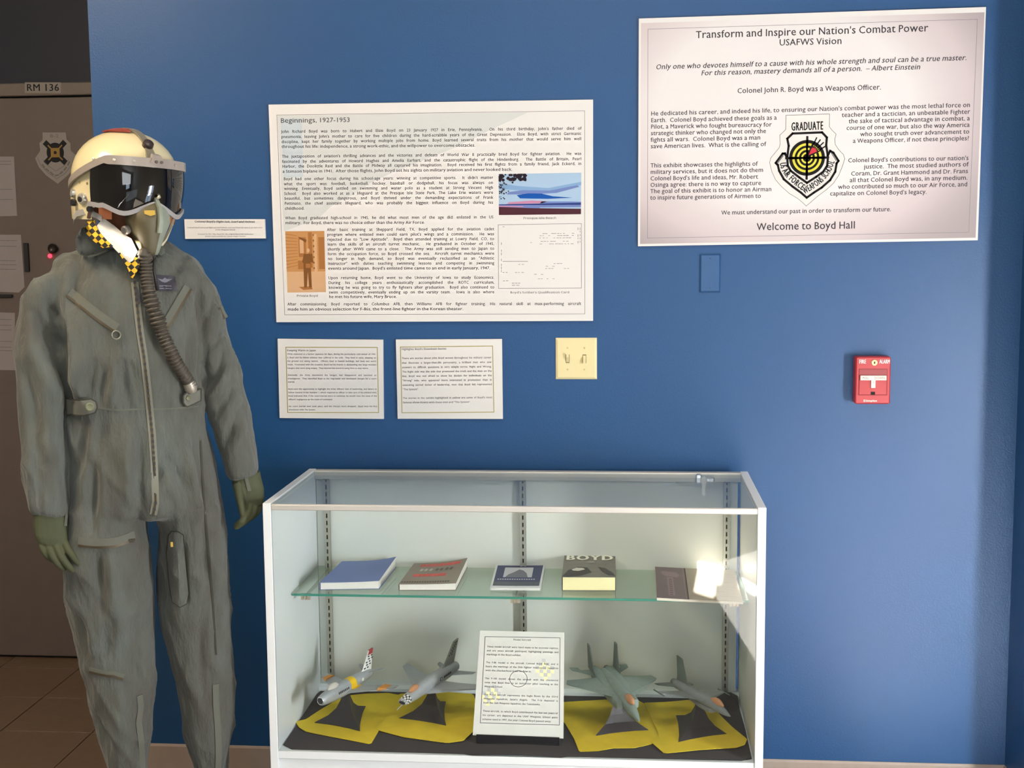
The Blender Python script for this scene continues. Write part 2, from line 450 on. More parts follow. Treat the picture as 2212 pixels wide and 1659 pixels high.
sh.poly([(cx - 0.017, cz - 0.017), (cx + 0.017, cz - 0.017), (cx + 0.017, cz + 0.017), (cx - 0.017, cz + 0.017)], 'gold', lift=0.0008)
sh.poly(arc(cx, cz, 0.006, 0, 360, 12), 'ink', lift=0.0012)
sh.line([(-2.1535, 1.9023), (-2.1410, 1.8719), (-2.1142, 1.8446), (-2.0835, 1.8240), (-2.0508, 1.8438), (-2.0247, 1.8737), (-2.0109, 1.9036)], 0.002, 'grey')
sh.line([(-2.1310, 1.8936), (-2.1145, 1.8715), (-2.0855, 1.8526), (-2.0548, 1.8690), (-2.0361, 1.8923)], 0.0018, 'grey')
for a, b in (((93,360),(97,364)), ((101,367),(106,371)), ((110,373),(116,377)), ((120,379),(125,378)), ((129,375),(134,371)), ((138,367),(142,362)), ((146,357),(149,351))): pass
PTS = [((-2.1355, 1.8752), (-2.1289, 1.8667)), ((-2.1222, 1.8599), (-2.1137, 1.8530)), ((-2.1069, 1.8479), (-2.0968, 1.8393)), ((-2.0882, 1.8359), (-2.0775, 1.8374)), ((-2.0702, 1.8424), (-2.0611, 1.8490)), ((-2.0537, 1.8556), (-2.0463, 1.8639)), ((-2.0387, 1.8738), (-2.0330, 1.8838))]
for a, b in PTS: sh.line([a, b], 0.006, 'grey')
sh.done(s, {'ink': ('crest', INK), 'gold': ('crest_gold', mat('crest_gold', '8a6a28', rough=0.6), 'gold square at the centre of the crest'), 'grey': ('lettering', mat('faint_print', '6a6663', rough=0.8))})
# papers taped to the door
def faint_lines(s, quad, rows, key='grey', mrg=0.12, w=0.0022, seed=1):
    rnd = random.Random(seed); A, B, C, D_ = [Vector(p) for p in quad]; 
    sh = Sheet(lambda u, v, l: (u, s['fy'] - l, v))
    for r in rows:
        a = A.lerp(D_, r); b = B.lerp(C, r); x = mrg
        while x < 1 - mrg:
            k = rnd.uniform(0.05, 0.14); e = min(x + k, 1 - mrg)
            sh.line([a.lerp(b, x), a.lerp(b, e)], w, key); x = e + 0.025
    return sh
for nm, quad, lab, rows, sd in (
    ('door_notice', [(-2.3478, 1.9084), (-2.2433, 1.9069), (-2.2427, 1.6906), (-2.3497, 1.6883)], 'topmost notice taped to the taupe door, cut off by the photo edge', [0.08, 0.13, 0.55, 0.72], 3),
    ('door_notice', [(-2.3642, 1.6219), (-2.2322, 1.6207), (-2.2283, 1.4273), (-2.2509, 1.4067), (-2.3655, 1.4108)], 'middle notice on the taupe door, held on a black clipboard edge', [0.1, 0.2, 0.45, 0.52, 0.6], 4),
    ('door_notice', [(-2.3806, 1.3348), (-2.2711, 1.3309), (-2.2811, 1.1155), (-2.3857, 1.1173)], 'lowest notice taped to the taupe door beside the sleeve', [0.12, 0.22, 0.30, 0.5, 0.6, 0.66], 5)):
    s = quad_sheet(nm, quad, 1.0535, 0.0012, PAPER_DIM, lab, 'notice', 'notices on the hall door')
    s['fy'] = 1.0535
    q4 = quad if len(quad) == 4 else [quad[0], quad[1], quad[3], quad[4]]
    sh = faint_lines(s, q4, rows, seed=sd); del s['fy']
    sh.fn = lambda u, v, l: (u, 1.0535 - l, v)
    sh.done(s, {'grey': ('printed_text', mat('faint_print', '6a6663'))})
clip = thing('clipboard', 'black clipboard edge and bar behind the middle door notice', 'clipboard', (-2.26, 1.055, 1.40))
MB().box(((-2.2232, 1.5899)[0], 1.046, (-2.2289, 1.4839)[1]), ((-2.2036, 1.5898)[0], 1.0549, (-2.2232, 1.5899)[1]), bev=0.002).build('side_bar', BLACKP, clip)
MB().box(((-2.3589, 1.4004)[0], 1.046, (-2.3236, 1.3881)[1]), ((-2.2745, 1.4000)[0], 1.0549, (-2.3229, 1.4002)[1]), bev=0.002).build('bottom_bar', BLACKP, clip)
lk = thing('door_lock', 'round door lock ring with a small glowing red light beside the shoulder', 'lock', ((-2.1088, 1.5685)[0], 1.055, (-2.1088, 1.5685)[1]))
c = (-2.1088, 1.5685); MB().lathe((c[0], 1.0552, c[1]), (0, -1, 0), [(0.016, 0), (0.018, 0.004), (0.018, 0.014), (0.014, 0.018), (0.010, 0.014), (0.0001, 0.012)], 20).build('lock_ring', mat('dark_bronze', '38302c', rough=0.35, metal=0.6), lk, smooth='auto')
c = (-2.1244, 1.5414); MB().lathe((c[0], 1.0552, c[1]), (0, -1, 0), [(0.0075, 0), (0.0075, 0.004), (0.005, 0.007), (0.0001, 0.008)], 14).build('indicator_light', mat('red_indicator', '600008', emit='ff2030', estr=3.0), lk, smooth=True, label='small glowing red light')

# ------------------------------------------------------------------ fittings on the blue wall
IVORY = mat('ivory_plastic', 'cfc496', rough=0.5)
IV2 = mat('ivory_plastic_shaded', 'b9ab7a', rough=0.4)
def plate(name, x0, x1, z0, z1, th, m, label, cat, bev):
    o = thing(name, label, cat, ((x0 + x1) / 2, 0, (z0 + z1) / 2))
    P = []
    for y, ins in ((0.0, 0.0), (-th * 0.45, 0.0), (-th, bev)):
        P.append([(x0 + ins, y, z0 + ins), (x1 - ins, y, z0 + ins), (x1 - ins, y, z1 - ins), (x0 + ins, y, z1 - ins)])
    MB().loft(P).build('plate', m, o)
    return o
sw = plate('light_switch', -0.1933, -0.0783, 1.1998, 1.3158, 0.006, IVORY, 'ivory double light switch plate on the blue wall right of the two small cards', 'switch', 0.006)
for i, (x, up) in enumerate(((-0.160, True), (-0.113, False))):
    MB().box((x - 0.0052, -0.0063, 1.2455), (x + 0.0052, -0.0055, 1.2695)).build('toggle_slot', mat('switch_slot', '6f6238', rough=0.7), sw)
    zc = 1.2575; dz = 0.010 if up else -0.010
    MB().loft([[(x - 0.0040, -0.0058, zc - 0.0100), (x + 0.0040, -0.0058, zc - 0.0100), (x + 0.0040, -0.0058, zc + 0.0100), (x - 0.0040, -0.0058, zc + 0.0100)],
               [(x - 0.0032, -0.0170, zc + dz - 0.0045), (x + 0.0032, -0.0170, zc + dz - 0.0045), (x + 0.0032, -0.0170, zc + dz + 0.0045), (x - 0.0032, -0.0170, zc + dz + 0.0045)]]).build('toggle', IVORY, sw)
    for z in (1.2275, 1.2880):
        MB().lathe((x, -0.0058, z), (0, -1, 0), [(0.0030, 0), (0.0026, 0.0009), (0.0001, 0.0012)], 12).build('screw', IV2, sw, smooth='auto')
bp = plate('blank_wall_plate', 0.2045, 0.2615, 1.4405, 1.5460, 0.006, mat('blue_painted_plate', '164674', rough=0.4, spec=0.5), 'blank switch plate painted the same blue as the wall', 'wall plate', 0.004)
for z in (1.4525, 1.5345):
    MB().lathe((0.233, -0.0058, z), (0, -1, 0), [(0.0026, 0), (0.0022, 0.0010), (0.0001, 0.0013)], 12).build('screw', mat('blue_screw', '143f69', rough=0.35), bp, smooth='auto')

# fire alarm pull station
RED = mat('red_alarm_metal', 'a42c32', rough=0.35)
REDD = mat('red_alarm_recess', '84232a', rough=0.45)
fa = thing('fire_alarm', 'red wall fire alarm pull station with white T handle', 'fire alarm', (0.668, 0, 1.20))
fa.rotation_euler = (0, 0.010, 0)
x0, x1, z0, z1, T = 0.6245, 0.7175, 1.1365, 1.2655, 0.044
MB().box((x0, -T, z0), (x1, 0, z1), bev=0.003).build('housing', RED, fa)
fx0, fx1, fz0, fz1 = x0 + 0.010, x1 - 0.010, z0 + 0.026, z1 - 0.034
mbf = MB()
for lo, hi in (((fx0 - 0.002, fz0 - 0.002), (fx1 + 0.002, fz0)), ((fx0 - 0.002, fz1), (fx1 + 0.002, fz1 + 0.002)), ((fx0 - 0.002, fz0), (fx0, fz1)), ((fx1, fz0), (fx1 + 0.002, fz1))):
    mbf.box((lo[0], -T - 0.0008, lo[1]), (hi[0], -T + 0.001, hi[1]))
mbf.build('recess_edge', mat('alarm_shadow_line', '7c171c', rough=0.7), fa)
MB().box((fx0, -T - 0.0016, fz0), (fx1, -T + 0.001, fz1 - 0.016), bev=0.0006).build('pull_door', RED, fa)
MB().box((fx0, -T - 0.0006, fz1 - 0.016), (fx1, -T + 0.001, fz1)).build('recess_panel', REDD, fa)
WP = mat('alarm_white', 'cbc8bd', rough=0.4)
hb = MB(); hz = fz1 - 0.016
hb.slab([(fx0 + 0.002, -T - 0.007, hz - 0.0005), (fx1 - 0.002, -T - 0.007, hz - 0.0005), (fx1 - 0.002, -T - 0.007, hz - 0.013), (0.6765, -T - 0.007, hz - 0.013), (0.6765, -T - 0.007, hz - 0.034), (0.6655, -T - 0.007, hz - 0.034), (0.6655, -T - 0.007, hz - 0.013), (fx0 + 0.002, -T - 0.007, hz - 0.013)], (0, 0.006, 0))
h = hb.build('pull_handle', WP, fa, label='white T-shaped pull-down handle')
MB().box((0.6655, -T - 0.0035, fz0), (0.6765, -T, fz0 + 0.008)).build('slot', DARK, fa)
sh = Sheet(lambda u, v, l: (u, -T - 0.007 - l, v))
sh.text((0.642, hz - 0.0098), (0.6585, hz - 0.0098), 'PULL', 0.0062, key='i'); sh.text((0.6735, hz - 0.0098), (0.7005, hz - 0.0098), 'DOWN', 0.0062, key='i')
sh.line([(0.671, hz - 0.016), (0.671, hz - 0.021)], 0.001, 'i')
sh.done(h, {'i': ('lettering', mat('alarm_grey_print', '6f3f3b'))})
kl = MB().lathe((0.6735, -T - 0.0003, z1 - 0.0155), (0, -1, 0), [(0.0085, 0), (0.0085, 0.0015), (0.0075, 0.003), (0.0001, 0.003)], 22).build('key_lock', mat('brass_lock', 'c9b98a', rough=0.3, metal=0.5), fa, smooth='auto', label='round brass key lock')
MB().box((0.6720, -T - 0.0042, z1 - 0.0185), (0.6752, -T - 0.0030, z1 - 0.0125)).build('keyhole', DARK, kl)
sh = Sheet(lambda u, v, l: (u, -T - l, v))
sh.text((0.6330, z1 - 0.0178), (0.6515, z1 - 0.0178), 'FIRE', 0.0105, key='w', font='bold', lift=0.0008); sh.text((0.6868, z1 - 0.0178), (0.7150, z1 - 0.0178), 'ALARM', 0.0105, key='w', font='bold', lift=0.0008)
sh.text((0.6525, z0 + 0.0068), (0.6830, z0 + 0.0068), 'Simplex', 0.0050, key='w', font='bold', lift=0.0008)
sh.line([(0.6475, z0 + 0.0070), (0.6508, z0 + 0.0070), (0.6508, z0 + 0.0115), (0.6475, z0 + 0.0115)], 0.0011, 'w', closed=True, lift=0.0008)
sh.done(fa, {'w': ('lettering', mat('alarm_print', 'f3efe6', rough=0.5), 'white raised alarm lettering')})
# ------------------------------------------------------------------ printed boards on the wall
def dim(c, k=0.66):
    v = [x * k for x in lin(c)]
    return [x * 12.92 if x < 0.0031308 else 1.055 * x ** (1 / 2.4) - 0.055 for x in v]
BOARD = mat('white_foam_board', 'cbcac8', rough=0.8, spec=0.2)
FY = -0.0085
def board(name, quad, label, group=None):
    o = thing(name, label, 'sign', ((quad[0][0] + quad[2][0]) / 2, 0, quad[2][1]), group)
    MB().slab([(p[0], FY, p[1]) for p in quad], (0, -FY - 0.0002, 0)).build('board', BOARD, o)
    return o, Sheet(lambda u, v, l: (u, FY - l, v))
INK2 = mat('grey_print', '3a383c', rough=1.0, spec=0.1)
INK3 = mat('soft_grey_print', '5c5a5e', rough=1.0, spec=0.1)
RULE = mat('hairline_print', '77777a', rough=1.0, spec=0.1)

# --- large board: Beginnings
Q = [(-0.9904, 1.9698), (-0.0875, 1.9676), (-0.0887, 1.3636), (-0.9863, 1.3627)]
bo, sh = board('exhibit_board', Q, 'large white exhibit board titled Beginnings with a beach picture and a sepia soldier')
sh.line([(-0.9676, 1.9408), (-0.1103, 1.9376), (-0.1112, 1.3830), (-0.9616, 1.3837)], 0.0012, 'rule', closed=True)
sh.poly([(-0.9663, 1.9389), (-0.2662, 1.9359), (-0.3817, 1.8852), (-0.4657, 1.8450), (-0.5763, 1.8036), (-0.6417, 1.7791), (-0.7075, 1.7506), (-0.7580, 1.7193), (-0.8206, 1.6866), (-0.8543, 1.6561), (-0.9212, 1.6310), (-0.9573, 1.6184)], 'tint', lift=0.0002)
sh.poly([(-0.9573, 1.9311), (-0.8969, 1.9301), (-0.8974, 1.7696), (-0.9529, 1.7678)], 'tint2', lift=0.0003)
BODY = 0.0079
def para(lines, x0, y0, x1, y1, step, cap=BODY, last=None, key='ink', slope=None):
    pass
P1 = [
 ((-0.9568, 1.8913), (-0.1193, 1.8871), 'John Richard Boyd was born to Hubert and Elsie Boyd on 23 January 1927 in Erie, Pennsylvania.  On his third birthday, John\u0027s father died of', 1),
 ((-0.9570, 1.8770), (-0.1193, 1.8729), 'pneumonia, leaving John\u0027s mother to care for five children during the hard-scrabble years of the Great Depression.  Elsie Boyd, with strict Germanic', 1),
 ((-0.9567, 1.8633), (-0.1194, 1.8589), 'discipline, kept her family together by working multiple jobs from home. Boyd learned several traits from his mother that would serve him well', 1),
 ((-0.9567, 1.8499), (-0.4117, 1.8457), 'throughout his life: independence, a strong work-ethic, and the willpower to overcome obstacles.', 0),
 ((-0.9566, 1.8229), (-0.1195, 1.8190), 'The juxtaposition of aviation\u0027s thrilling advances and the victories and defeats of World War II practically bred Boyd for fighter aviation.  He was', 1),
 ((-0.9566, 1.8088), (-0.1195, 1.8047), 'fascinated by the adventures of Howard Hughes and Amelia Earhart, and the catastrophic flight of the Hindenburg.  The Battle of Britain, Pearl', 1),
 ((-0.9564, 1.7954), (-0.1196, 1.7917), 'Harbor, the Doolittle Raid and the Battle of Midway all captured his imagination.  Boyd received his first flights from a family friend, Jack Eckerd, in', 1),
 ((-0.9561, 1.7815), (-0.3097, 1.7786), 'a Stimson biplane in 1941.  After those flights, John Boyd set his sights on military aviation and never looked back.', 0),
 ((-0.9534, 1.7607), (-0.3633, 1.7571), 'Boyd had one other focus during his school-age years: winning at competitive sports.  It didn\u0027t matter', 1),
 ((-0.9533, 1.7467), (-0.3635, 1.7432), 'what the sport was: football, basketball, hockey, baseball or dodgeball, his focus was always on', 1),
 ((-0.9531, 1.7337), (-0.3636, 1.7296), 'winning. Eventually, Boyd settled on swimming and water polo as a student at Strong Vincent High', 1),
 ((-0.9532, 1.7199), (-0.3638, 1.7163), 'School.  Boyd also worked at as a lifeguard at the Presque Isle State Park. The Lake Erie waters were', 1),
 ((-0.9529, 1.7065), (-0.3639, 1.7026), 'beautiful, but sometimes dangerous, and Boyd thrived under the demanding expectations of Frank', 1),
 ((-0.9528, 1.6927), (-0.3640, 1.6890), 'Pettinato, the chief assistant lifeguard, who was probably the biggest influence on Boyd during his', 1),
 ((-0.9527, 1.6786), (-0.8960, 1.6784), 'childhood.', 0),
 ((-0.9524, 1.6519), (-0.3637, 1.6488), 'When Boyd graduated high-school in 1945, he did what most men of the age did: enlisted in the US', 1),
 ((-0.9522, 1.6385), (-0.5557, 1.6358), 'military.  For Boyd, there was no choice other than the Army Air Force.', 0),
 ((-0.8338, 1.6182), (-0.3620, 1.6160), 'After basic training at Sheppard Field, TX, Boyd applied for the aviation cadet', 1),
 ((-0.8336, 1.6046), (-0.3621, 1.6022), 'program where enlisted men could earn pilot\u0027s wings and a commission.  He was', 1),
 ((-0.8335, 1.5910), (-0.3623, 1.5888), 'rejected due to "Low Aptitude".  Boyd then attended training at Lowry Field, CO, to', 1),
 ((-0.8335, 1.5775), (-0.3624, 1.5754), 'learn the skills of an aircraft turret mechanic.  He graduated in October of 1945,', 1),
 ((-0.8334, 1.5639), (-0.3623, 1.5620), 'shortly after WWII came to a close.  The Army was still sending men to Japan to', 1),
 ((-0.8334, 1.5505), (-0.3624, 1.5485), 'form the occupation force, so Boyd crossed the sea.  Aircraft turret mechanics were', 1),
 ((-0.8333, 1.5370), (-0.3626, 1.5352), 'no longer in high demand, so Boyd was eventually reclassified as an "Athletic', 1),
 ((-0.8333, 1.5236), (-0.3627, 1.5217), 'Instructor" with duties teaching swimming lessons and competing in swimming', 1),
 ((-0.8332, 1.5100), (-0.3743, 1.5082), 'events around Japan.  Boyd\u0027s enlisted time came to an end in early January, 1947.', 0),
 ((-0.8331, 1.4835), (-0.3632, 1.4819), 'Upon returning home, Boyd went to the University of Iowa to study Economics.', 1),
 ((-0.8331, 1.4697), (-0.3630, 1.4682), 'During his college years enthusiastically accomplished the ROTC curriculum,', 1),
 ((-0.8330, 1.4562), (-0.3632, 1.4548), 'knowing he was going to try to fly fighters after graduation.  Boyd also continued to', 1),
 ((-0.8329, 1.4428), (-0.3633, 1.4414), 'swim competitively, eventually ending up on the varsity team.  Iowa is also where', 1),
 ((-0.8329, 1.4303), (-0.6387, 1.4298), 'he met his future wife, Mary Bruce.', 0),
 ((-0.9529, 1.4100), (-0.1214, 1.4076), 'After commissioning, Boyd reported to Columbus AFB, then Williams AFB for fighter training. His natural skill at max-performing aircraft', 1),
 ((-0.9530, 1.3955), (-0.4511, 1.3947), 'made him an obvious selection for F-86s, the front-line fighter in the Korean theater.', 0),
]
for a, b, t, j in P1: sh.text(a, b, t, BODY, mode='just' if j else 'fit', xs=0.90, key='ink3', font='semi')
sh.text((-0.9577, 1.9192), (-0.7604, 1.9183), 'Beginnings, 1927-1953', 0.0125, key='ink')
sh.text((-0.2813, 1.6459), (-0.1890, 1.6458), 'Presque Isle Beach', 0.0058, key='soft')
sh.text((-0.9254, 1.4347), (-0.8641, 1.4343), 'Private Boyd', 0.0058, key='soft')
sh.text((-0.3192, 1.4407), (-0.1540, 1.4406), 'Boyd\u0027s Soldier\u0027s Qualification Card', 0.0058, key='soft')
# qualification card
sh.line([(-0.3510, 1.6312), (-0.1201, 1.6322), (-0.1206, 1.4550), (-0.3515, 1.4550)], 0.0012, 'rule', closed=True)
rnd = random.Random(5)
def tiny(x0, x1, y, n=1, dens=0.6):
    x = x0
    while x < x1:
        e = min(x + rnd.uniform(2, 7), x1)
        if rnd.random() < dens: TINY.append((x, e, y))
        x = e + rnd.uniform(1.5, 4)
TINY = [((-0.3391, 1.5300), (-0.2694, 1.5297)), ((-0.3381, 1.6254), (-0.3253, 1.6252)), ((-0.2354, 1.6056), (-0.1380, 1.6057)), ((-0.2354, 1.6002), (-0.1380, 1.6000)), ((-0.2367, 1.5938), (-0.2072, 1.5936)), ((-0.1970, 1.5935), (-0.1381, 1.5936)), ((-0.2329, 1.5843), (-0.1534, 1.5842)), ((-0.2356, 1.5773), (-0.1407, 1.5771)), ((-0.2612, 1.5813), (-0.2407, 1.5811)),
        ((-0.2952, 1.5215), (-0.2669, 1.5213)), ((-0.1973, 1.5227), (-0.1614, 1.5231)), ((-0.2192, 1.5158), (-0.1922, 1.5156)), ((-0.2206, 1.5094), (-0.1512, 1.5090)), ((-0.3394, 1.4993), (-0.2696, 1.4989)), ((-0.2516, 1.4936), (-0.2232, 1.4928)), ((-0.2491, 1.4814), (-0.1924, 1.4811)), ((-0.3383, 1.4755), (-0.3215, 1.4767)), ((-0.3138, 1.4696), (-0.2879, 1.4694)), ((-0.3138, 1.4638), (-0.2906, 1.4637)),
        ((-0.3424, 1.5897), (-0.3425, 1.5743)), ((-0.3426, 1.5705), (-0.3430, 1.5282)), ((-0.3430, 1.5231), (-0.3433, 1.4974)), ((-0.1297, 1.6208), (-0.1298, 1.5751)), ((-0.1239, 1.6208), (-0.1241, 1.5751))]
for k, (a, b) in enumerate(TINY):
    a, b = Vector(a), Vector(b); n = max(2, int((b - a).length / 0.008))
    for i in range(n): 
        if k == 0 or rnd.random() < 0.75: sh.line([a.lerp(b, i / n), a.lerp(b, (i + (1.0 if k == 0 else rnd.uniform(0.3, 0.8))) / n)], 0.0011, 'soft')
# sepia picture of a soldier before a wooden building
A0, B0, C0, E0 = [Vector(p) for p in ((-0.9533, 1.6190), (-0.8414, 1.6186), (-0.8412, 1.4473), (-0.9517, 1.4466))]
def ph(u, v): return tuple(A0.lerp(B0, u).lerp(E0.lerp(C0, u), v))
def pq(a, b, c, d, k, l=0.0005): sh.poly([ph(a, b), ph(c, b), ph(c, d), ph(a, d)], k, l)
pq(0, 0, 1, 1, 'sep1', 0.0003); pq(0, 0.66, 1, 1, 'sep0', 0.0004)
for i in range(11): sh.poly([ph(0.0, 0.04 + i * 0.055), ph(0.30, 0.07 + i * 0.048), ph(0.30, 0.078 + i * 0.048), ph(0.0, 0.052 + i * 0.055)], 'sep2', 0.0005)
pq(0.33, 0.10, 0.52, 0.42, 'sep2'); pq(0.36, 0.14, 0.46, 0.36, 'sep0', 0.0006); pq(0.58, 0.02, 0.68, 0.60, 'sep2'); pq(0.72, 0.05, 0.80, 0.66, 'sep0'); pq(0.84, 0.10, 0.99, 0.62, 'sep2'); pq(0.30, 0.48, 0.45, 0.62, 'sep2')
for i in range(7): pq(0.70, 0.05 + i * 0.09, 0.73, 0.08 + i * 0.09, 'sep3', 0.0006)
sh.poly([ph(0.33, 0.09), ph(0.54, 0.14), ph(0.52, 0.19), ph(0.36, 0.12)], 'sep3', 0.0007)
sh.poly([ph(*p) for p in arc(0.575, 0.315, 0.038, 0, 360, 14, 0.034)], 'sep0', 0.0009)
sh.poly([ph(0.46, 0.37), ph(0.68, 0.37), ph(0.70, 0.52), ph(0.63, 0.50), ph(0.64, 0.92), ph(0.57, 0.92), ph(0.55, 0.66), ph(0.51, 0.92), ph(0.44, 0.92), ph(0.44, 0.52), ph(0.41, 0.50)], 'sep3', 0.0008)
pq(0.50, 0.53, 0.62, 0.60, 'sep2', 0.0010); sh.poly([ph(0.30, 0.91), ph(0.62, 0.90), ph(0.66, 0.95), ph(0.42, 0.96)], 'sep2', 0.0006)
# beach picture
A1, B1, C1, E1 = [Vector(p) for p in ((-0.3483, 1.7702), (-0.1200, 1.7710), (-0.1213, 1.6581), (-0.3485, 1.6579))]
def bh(u, v): return tuple(A1.lerp(B1, u).lerp(E1.lerp(C1, u), v))
def bq(pts, k, l): sh.poly([bh(*p) for p in pts], k, l)
bq([(0, 0), (1, 0), (1, 1), (0, 1)], 'sky', 0.0003)
bq([(0.0, 0.22), (0.25, 0.30), (0.6, 0.36), (1, 0.22), (1, 0.30), (0.7, 0.42), (0.4, 0.44), (0, 0.36)], 'cl1', 0.0004)
bq([(0.12, 0.44), (0.3, 0.40), (0.62, 0.42), (0.95, 0.30), (0.98, 0.34), (0.7, 0.48), (0.45, 0.50), (0.1, 0.50)], 'cl2', 0.0005)
bq([(0.22, 0.52), (0.36, 0.48), (0.52, 0.49), (0.66, 0.56), (0.90, 0.60), (0.6, 0.62), (0.26, 0.60)], 'deep', 0.0006)
bq([(0.05, 0.66), (0.28, 0.62), (1, 0.62), (1, 0.67), (0.5, 0.70), (0, 0.72)], 'sky', 0.0006)
bq([(0.12, 0.69), (0.40, 0.655), (0.60, 0.68), (0.52, 0.725), (0.10, 0.735)], 'pink', 0.0007)
bq([(0.52, 0.68), (0.85, 0.69), (1, 0.70), (1, 0.74), (0.5, 0.73)], 'cl2', 0.0007)
bq([(0, 0.74), (1, 0.725), (1, 0.775), (0, 0.76)], 'cl3', 0.0008)
bq([(0, 0.76), (1, 0.77), (1, 0.86), (0.4, 0.84), (0, 0.80)], 'cl2', 0.0008); bq([(0, 0.775), (0.3, 0.79), (0.3, 0.815), (0, 0.80)], 'pink', 0.0009); bq([(0.5, 0.83), (1, 0.83), (1, 0.865), (0.5, 0.85)], 'sky', 0.0009)
bq([(0, 0.80), (0.4, 0.84), (1, 0.87), (1, 1), (0, 1)], 'sand', 0.0010)
rnd = random.Random(11)
for i in range(90):
    a = rnd.random(); 
    if i < 52: cx_, cy_ = rnd.uniform(0.0, 0.33), rnd.uniform(0, 0.17) * (1 - 0.2 * a)
    else: cx_ = abs(rnd.gauss(0.0, 0.06)); cy_ = rnd.uniform(0.15, 0.66)
    r_ = rnd.uniform(0.012, 0.03) if i < 52 else rnd.uniform(0.006, 0.014)
    bq([(min(max(cx_ + r_ * math.cos(t) * rnd.uniform(0.6, 1.2), 0), 1), min(max(cy_ + 2 * r_ * math.sin(t) * rnd.uniform(0.6, 1.2), 0), 1)) for t in [k * 1.047 for k in range(6)]], 'tree', 0.0010 + 0.00001 * i)
pr = lambda n, c: mat('print_' + n, dim(c), rough=0.9, spec=0.15)
TAB = {'ink': ('printed_title', INK2), 'ink3': ('printed_text', INK2), 'soft': ('printed_captions', INK3), 'rule': ('printed_border', RULE), 'tint': ('pale_map_tint', pr('tint', 'e2e6e4')), 'tint2': ('blue_map_tint', pr('tint2', 'd3dfe6')),
       'sep0': ('sepia_picture', pr('sep0', 'e3b78c')), 'sep1': ('sepia_picture', pr('sep1', 'd29a62')), 'sep2': ('sepia_picture', pr('sep2', 'b47a44')), 'sep3': ('sepia_picture', pr('sep3', '8a5c30')),
       'sky': ('beach_picture', pr('sky', 'b4d2ee')), 'cl1': ('beach_picture', pr('cl1', '8fb6e0')), 'cl2': ('beach_picture', pr('cl2', '7a90cc')), 'deep': ('beach_picture', pr('deep', '1f5cb4')), 'pink': ('beach_picture', pr('pink', 'd595b8')), 'cl3': ('beach_picture', pr('cl3', '34468c')), 'sand': ('beach_picture', pr('sand', '55303a')), 'tree': ('beach_picture', pr('tree', '2f2630'))}
sh.done(bo, TAB)

# --- large board upper right, hung slightly askew
Q = [(0.0364, 2.1802), (0.9483, 2.1891), (0.9457, 1.5772), (0.0351, 1.5686)]
bo2, sh = board('exhibit_board', Q, 'large white welcome board with a weapons school shield, highest on the wall')
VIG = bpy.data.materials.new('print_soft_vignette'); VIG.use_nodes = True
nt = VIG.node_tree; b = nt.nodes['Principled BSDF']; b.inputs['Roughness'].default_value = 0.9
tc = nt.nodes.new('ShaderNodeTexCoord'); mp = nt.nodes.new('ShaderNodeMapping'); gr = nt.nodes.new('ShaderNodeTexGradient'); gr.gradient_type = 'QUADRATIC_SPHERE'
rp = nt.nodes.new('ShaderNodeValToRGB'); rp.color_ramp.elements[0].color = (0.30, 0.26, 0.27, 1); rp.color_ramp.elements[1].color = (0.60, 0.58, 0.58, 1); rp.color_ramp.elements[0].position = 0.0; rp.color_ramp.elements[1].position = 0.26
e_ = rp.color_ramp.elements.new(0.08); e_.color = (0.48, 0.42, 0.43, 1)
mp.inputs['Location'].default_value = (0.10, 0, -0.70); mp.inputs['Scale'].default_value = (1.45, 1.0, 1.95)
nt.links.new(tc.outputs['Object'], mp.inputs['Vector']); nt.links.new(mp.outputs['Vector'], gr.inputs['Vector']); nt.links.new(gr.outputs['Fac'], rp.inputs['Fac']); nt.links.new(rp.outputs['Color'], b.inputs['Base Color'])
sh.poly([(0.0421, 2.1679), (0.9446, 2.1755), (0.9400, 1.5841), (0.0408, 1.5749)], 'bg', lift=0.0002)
sh.line([(0.0608, 2.1516), (0.9267, 2.1580), (0.9215, 1.5987), (0.0609, 1.5908)], 0.0011, 'rule', closed=True)
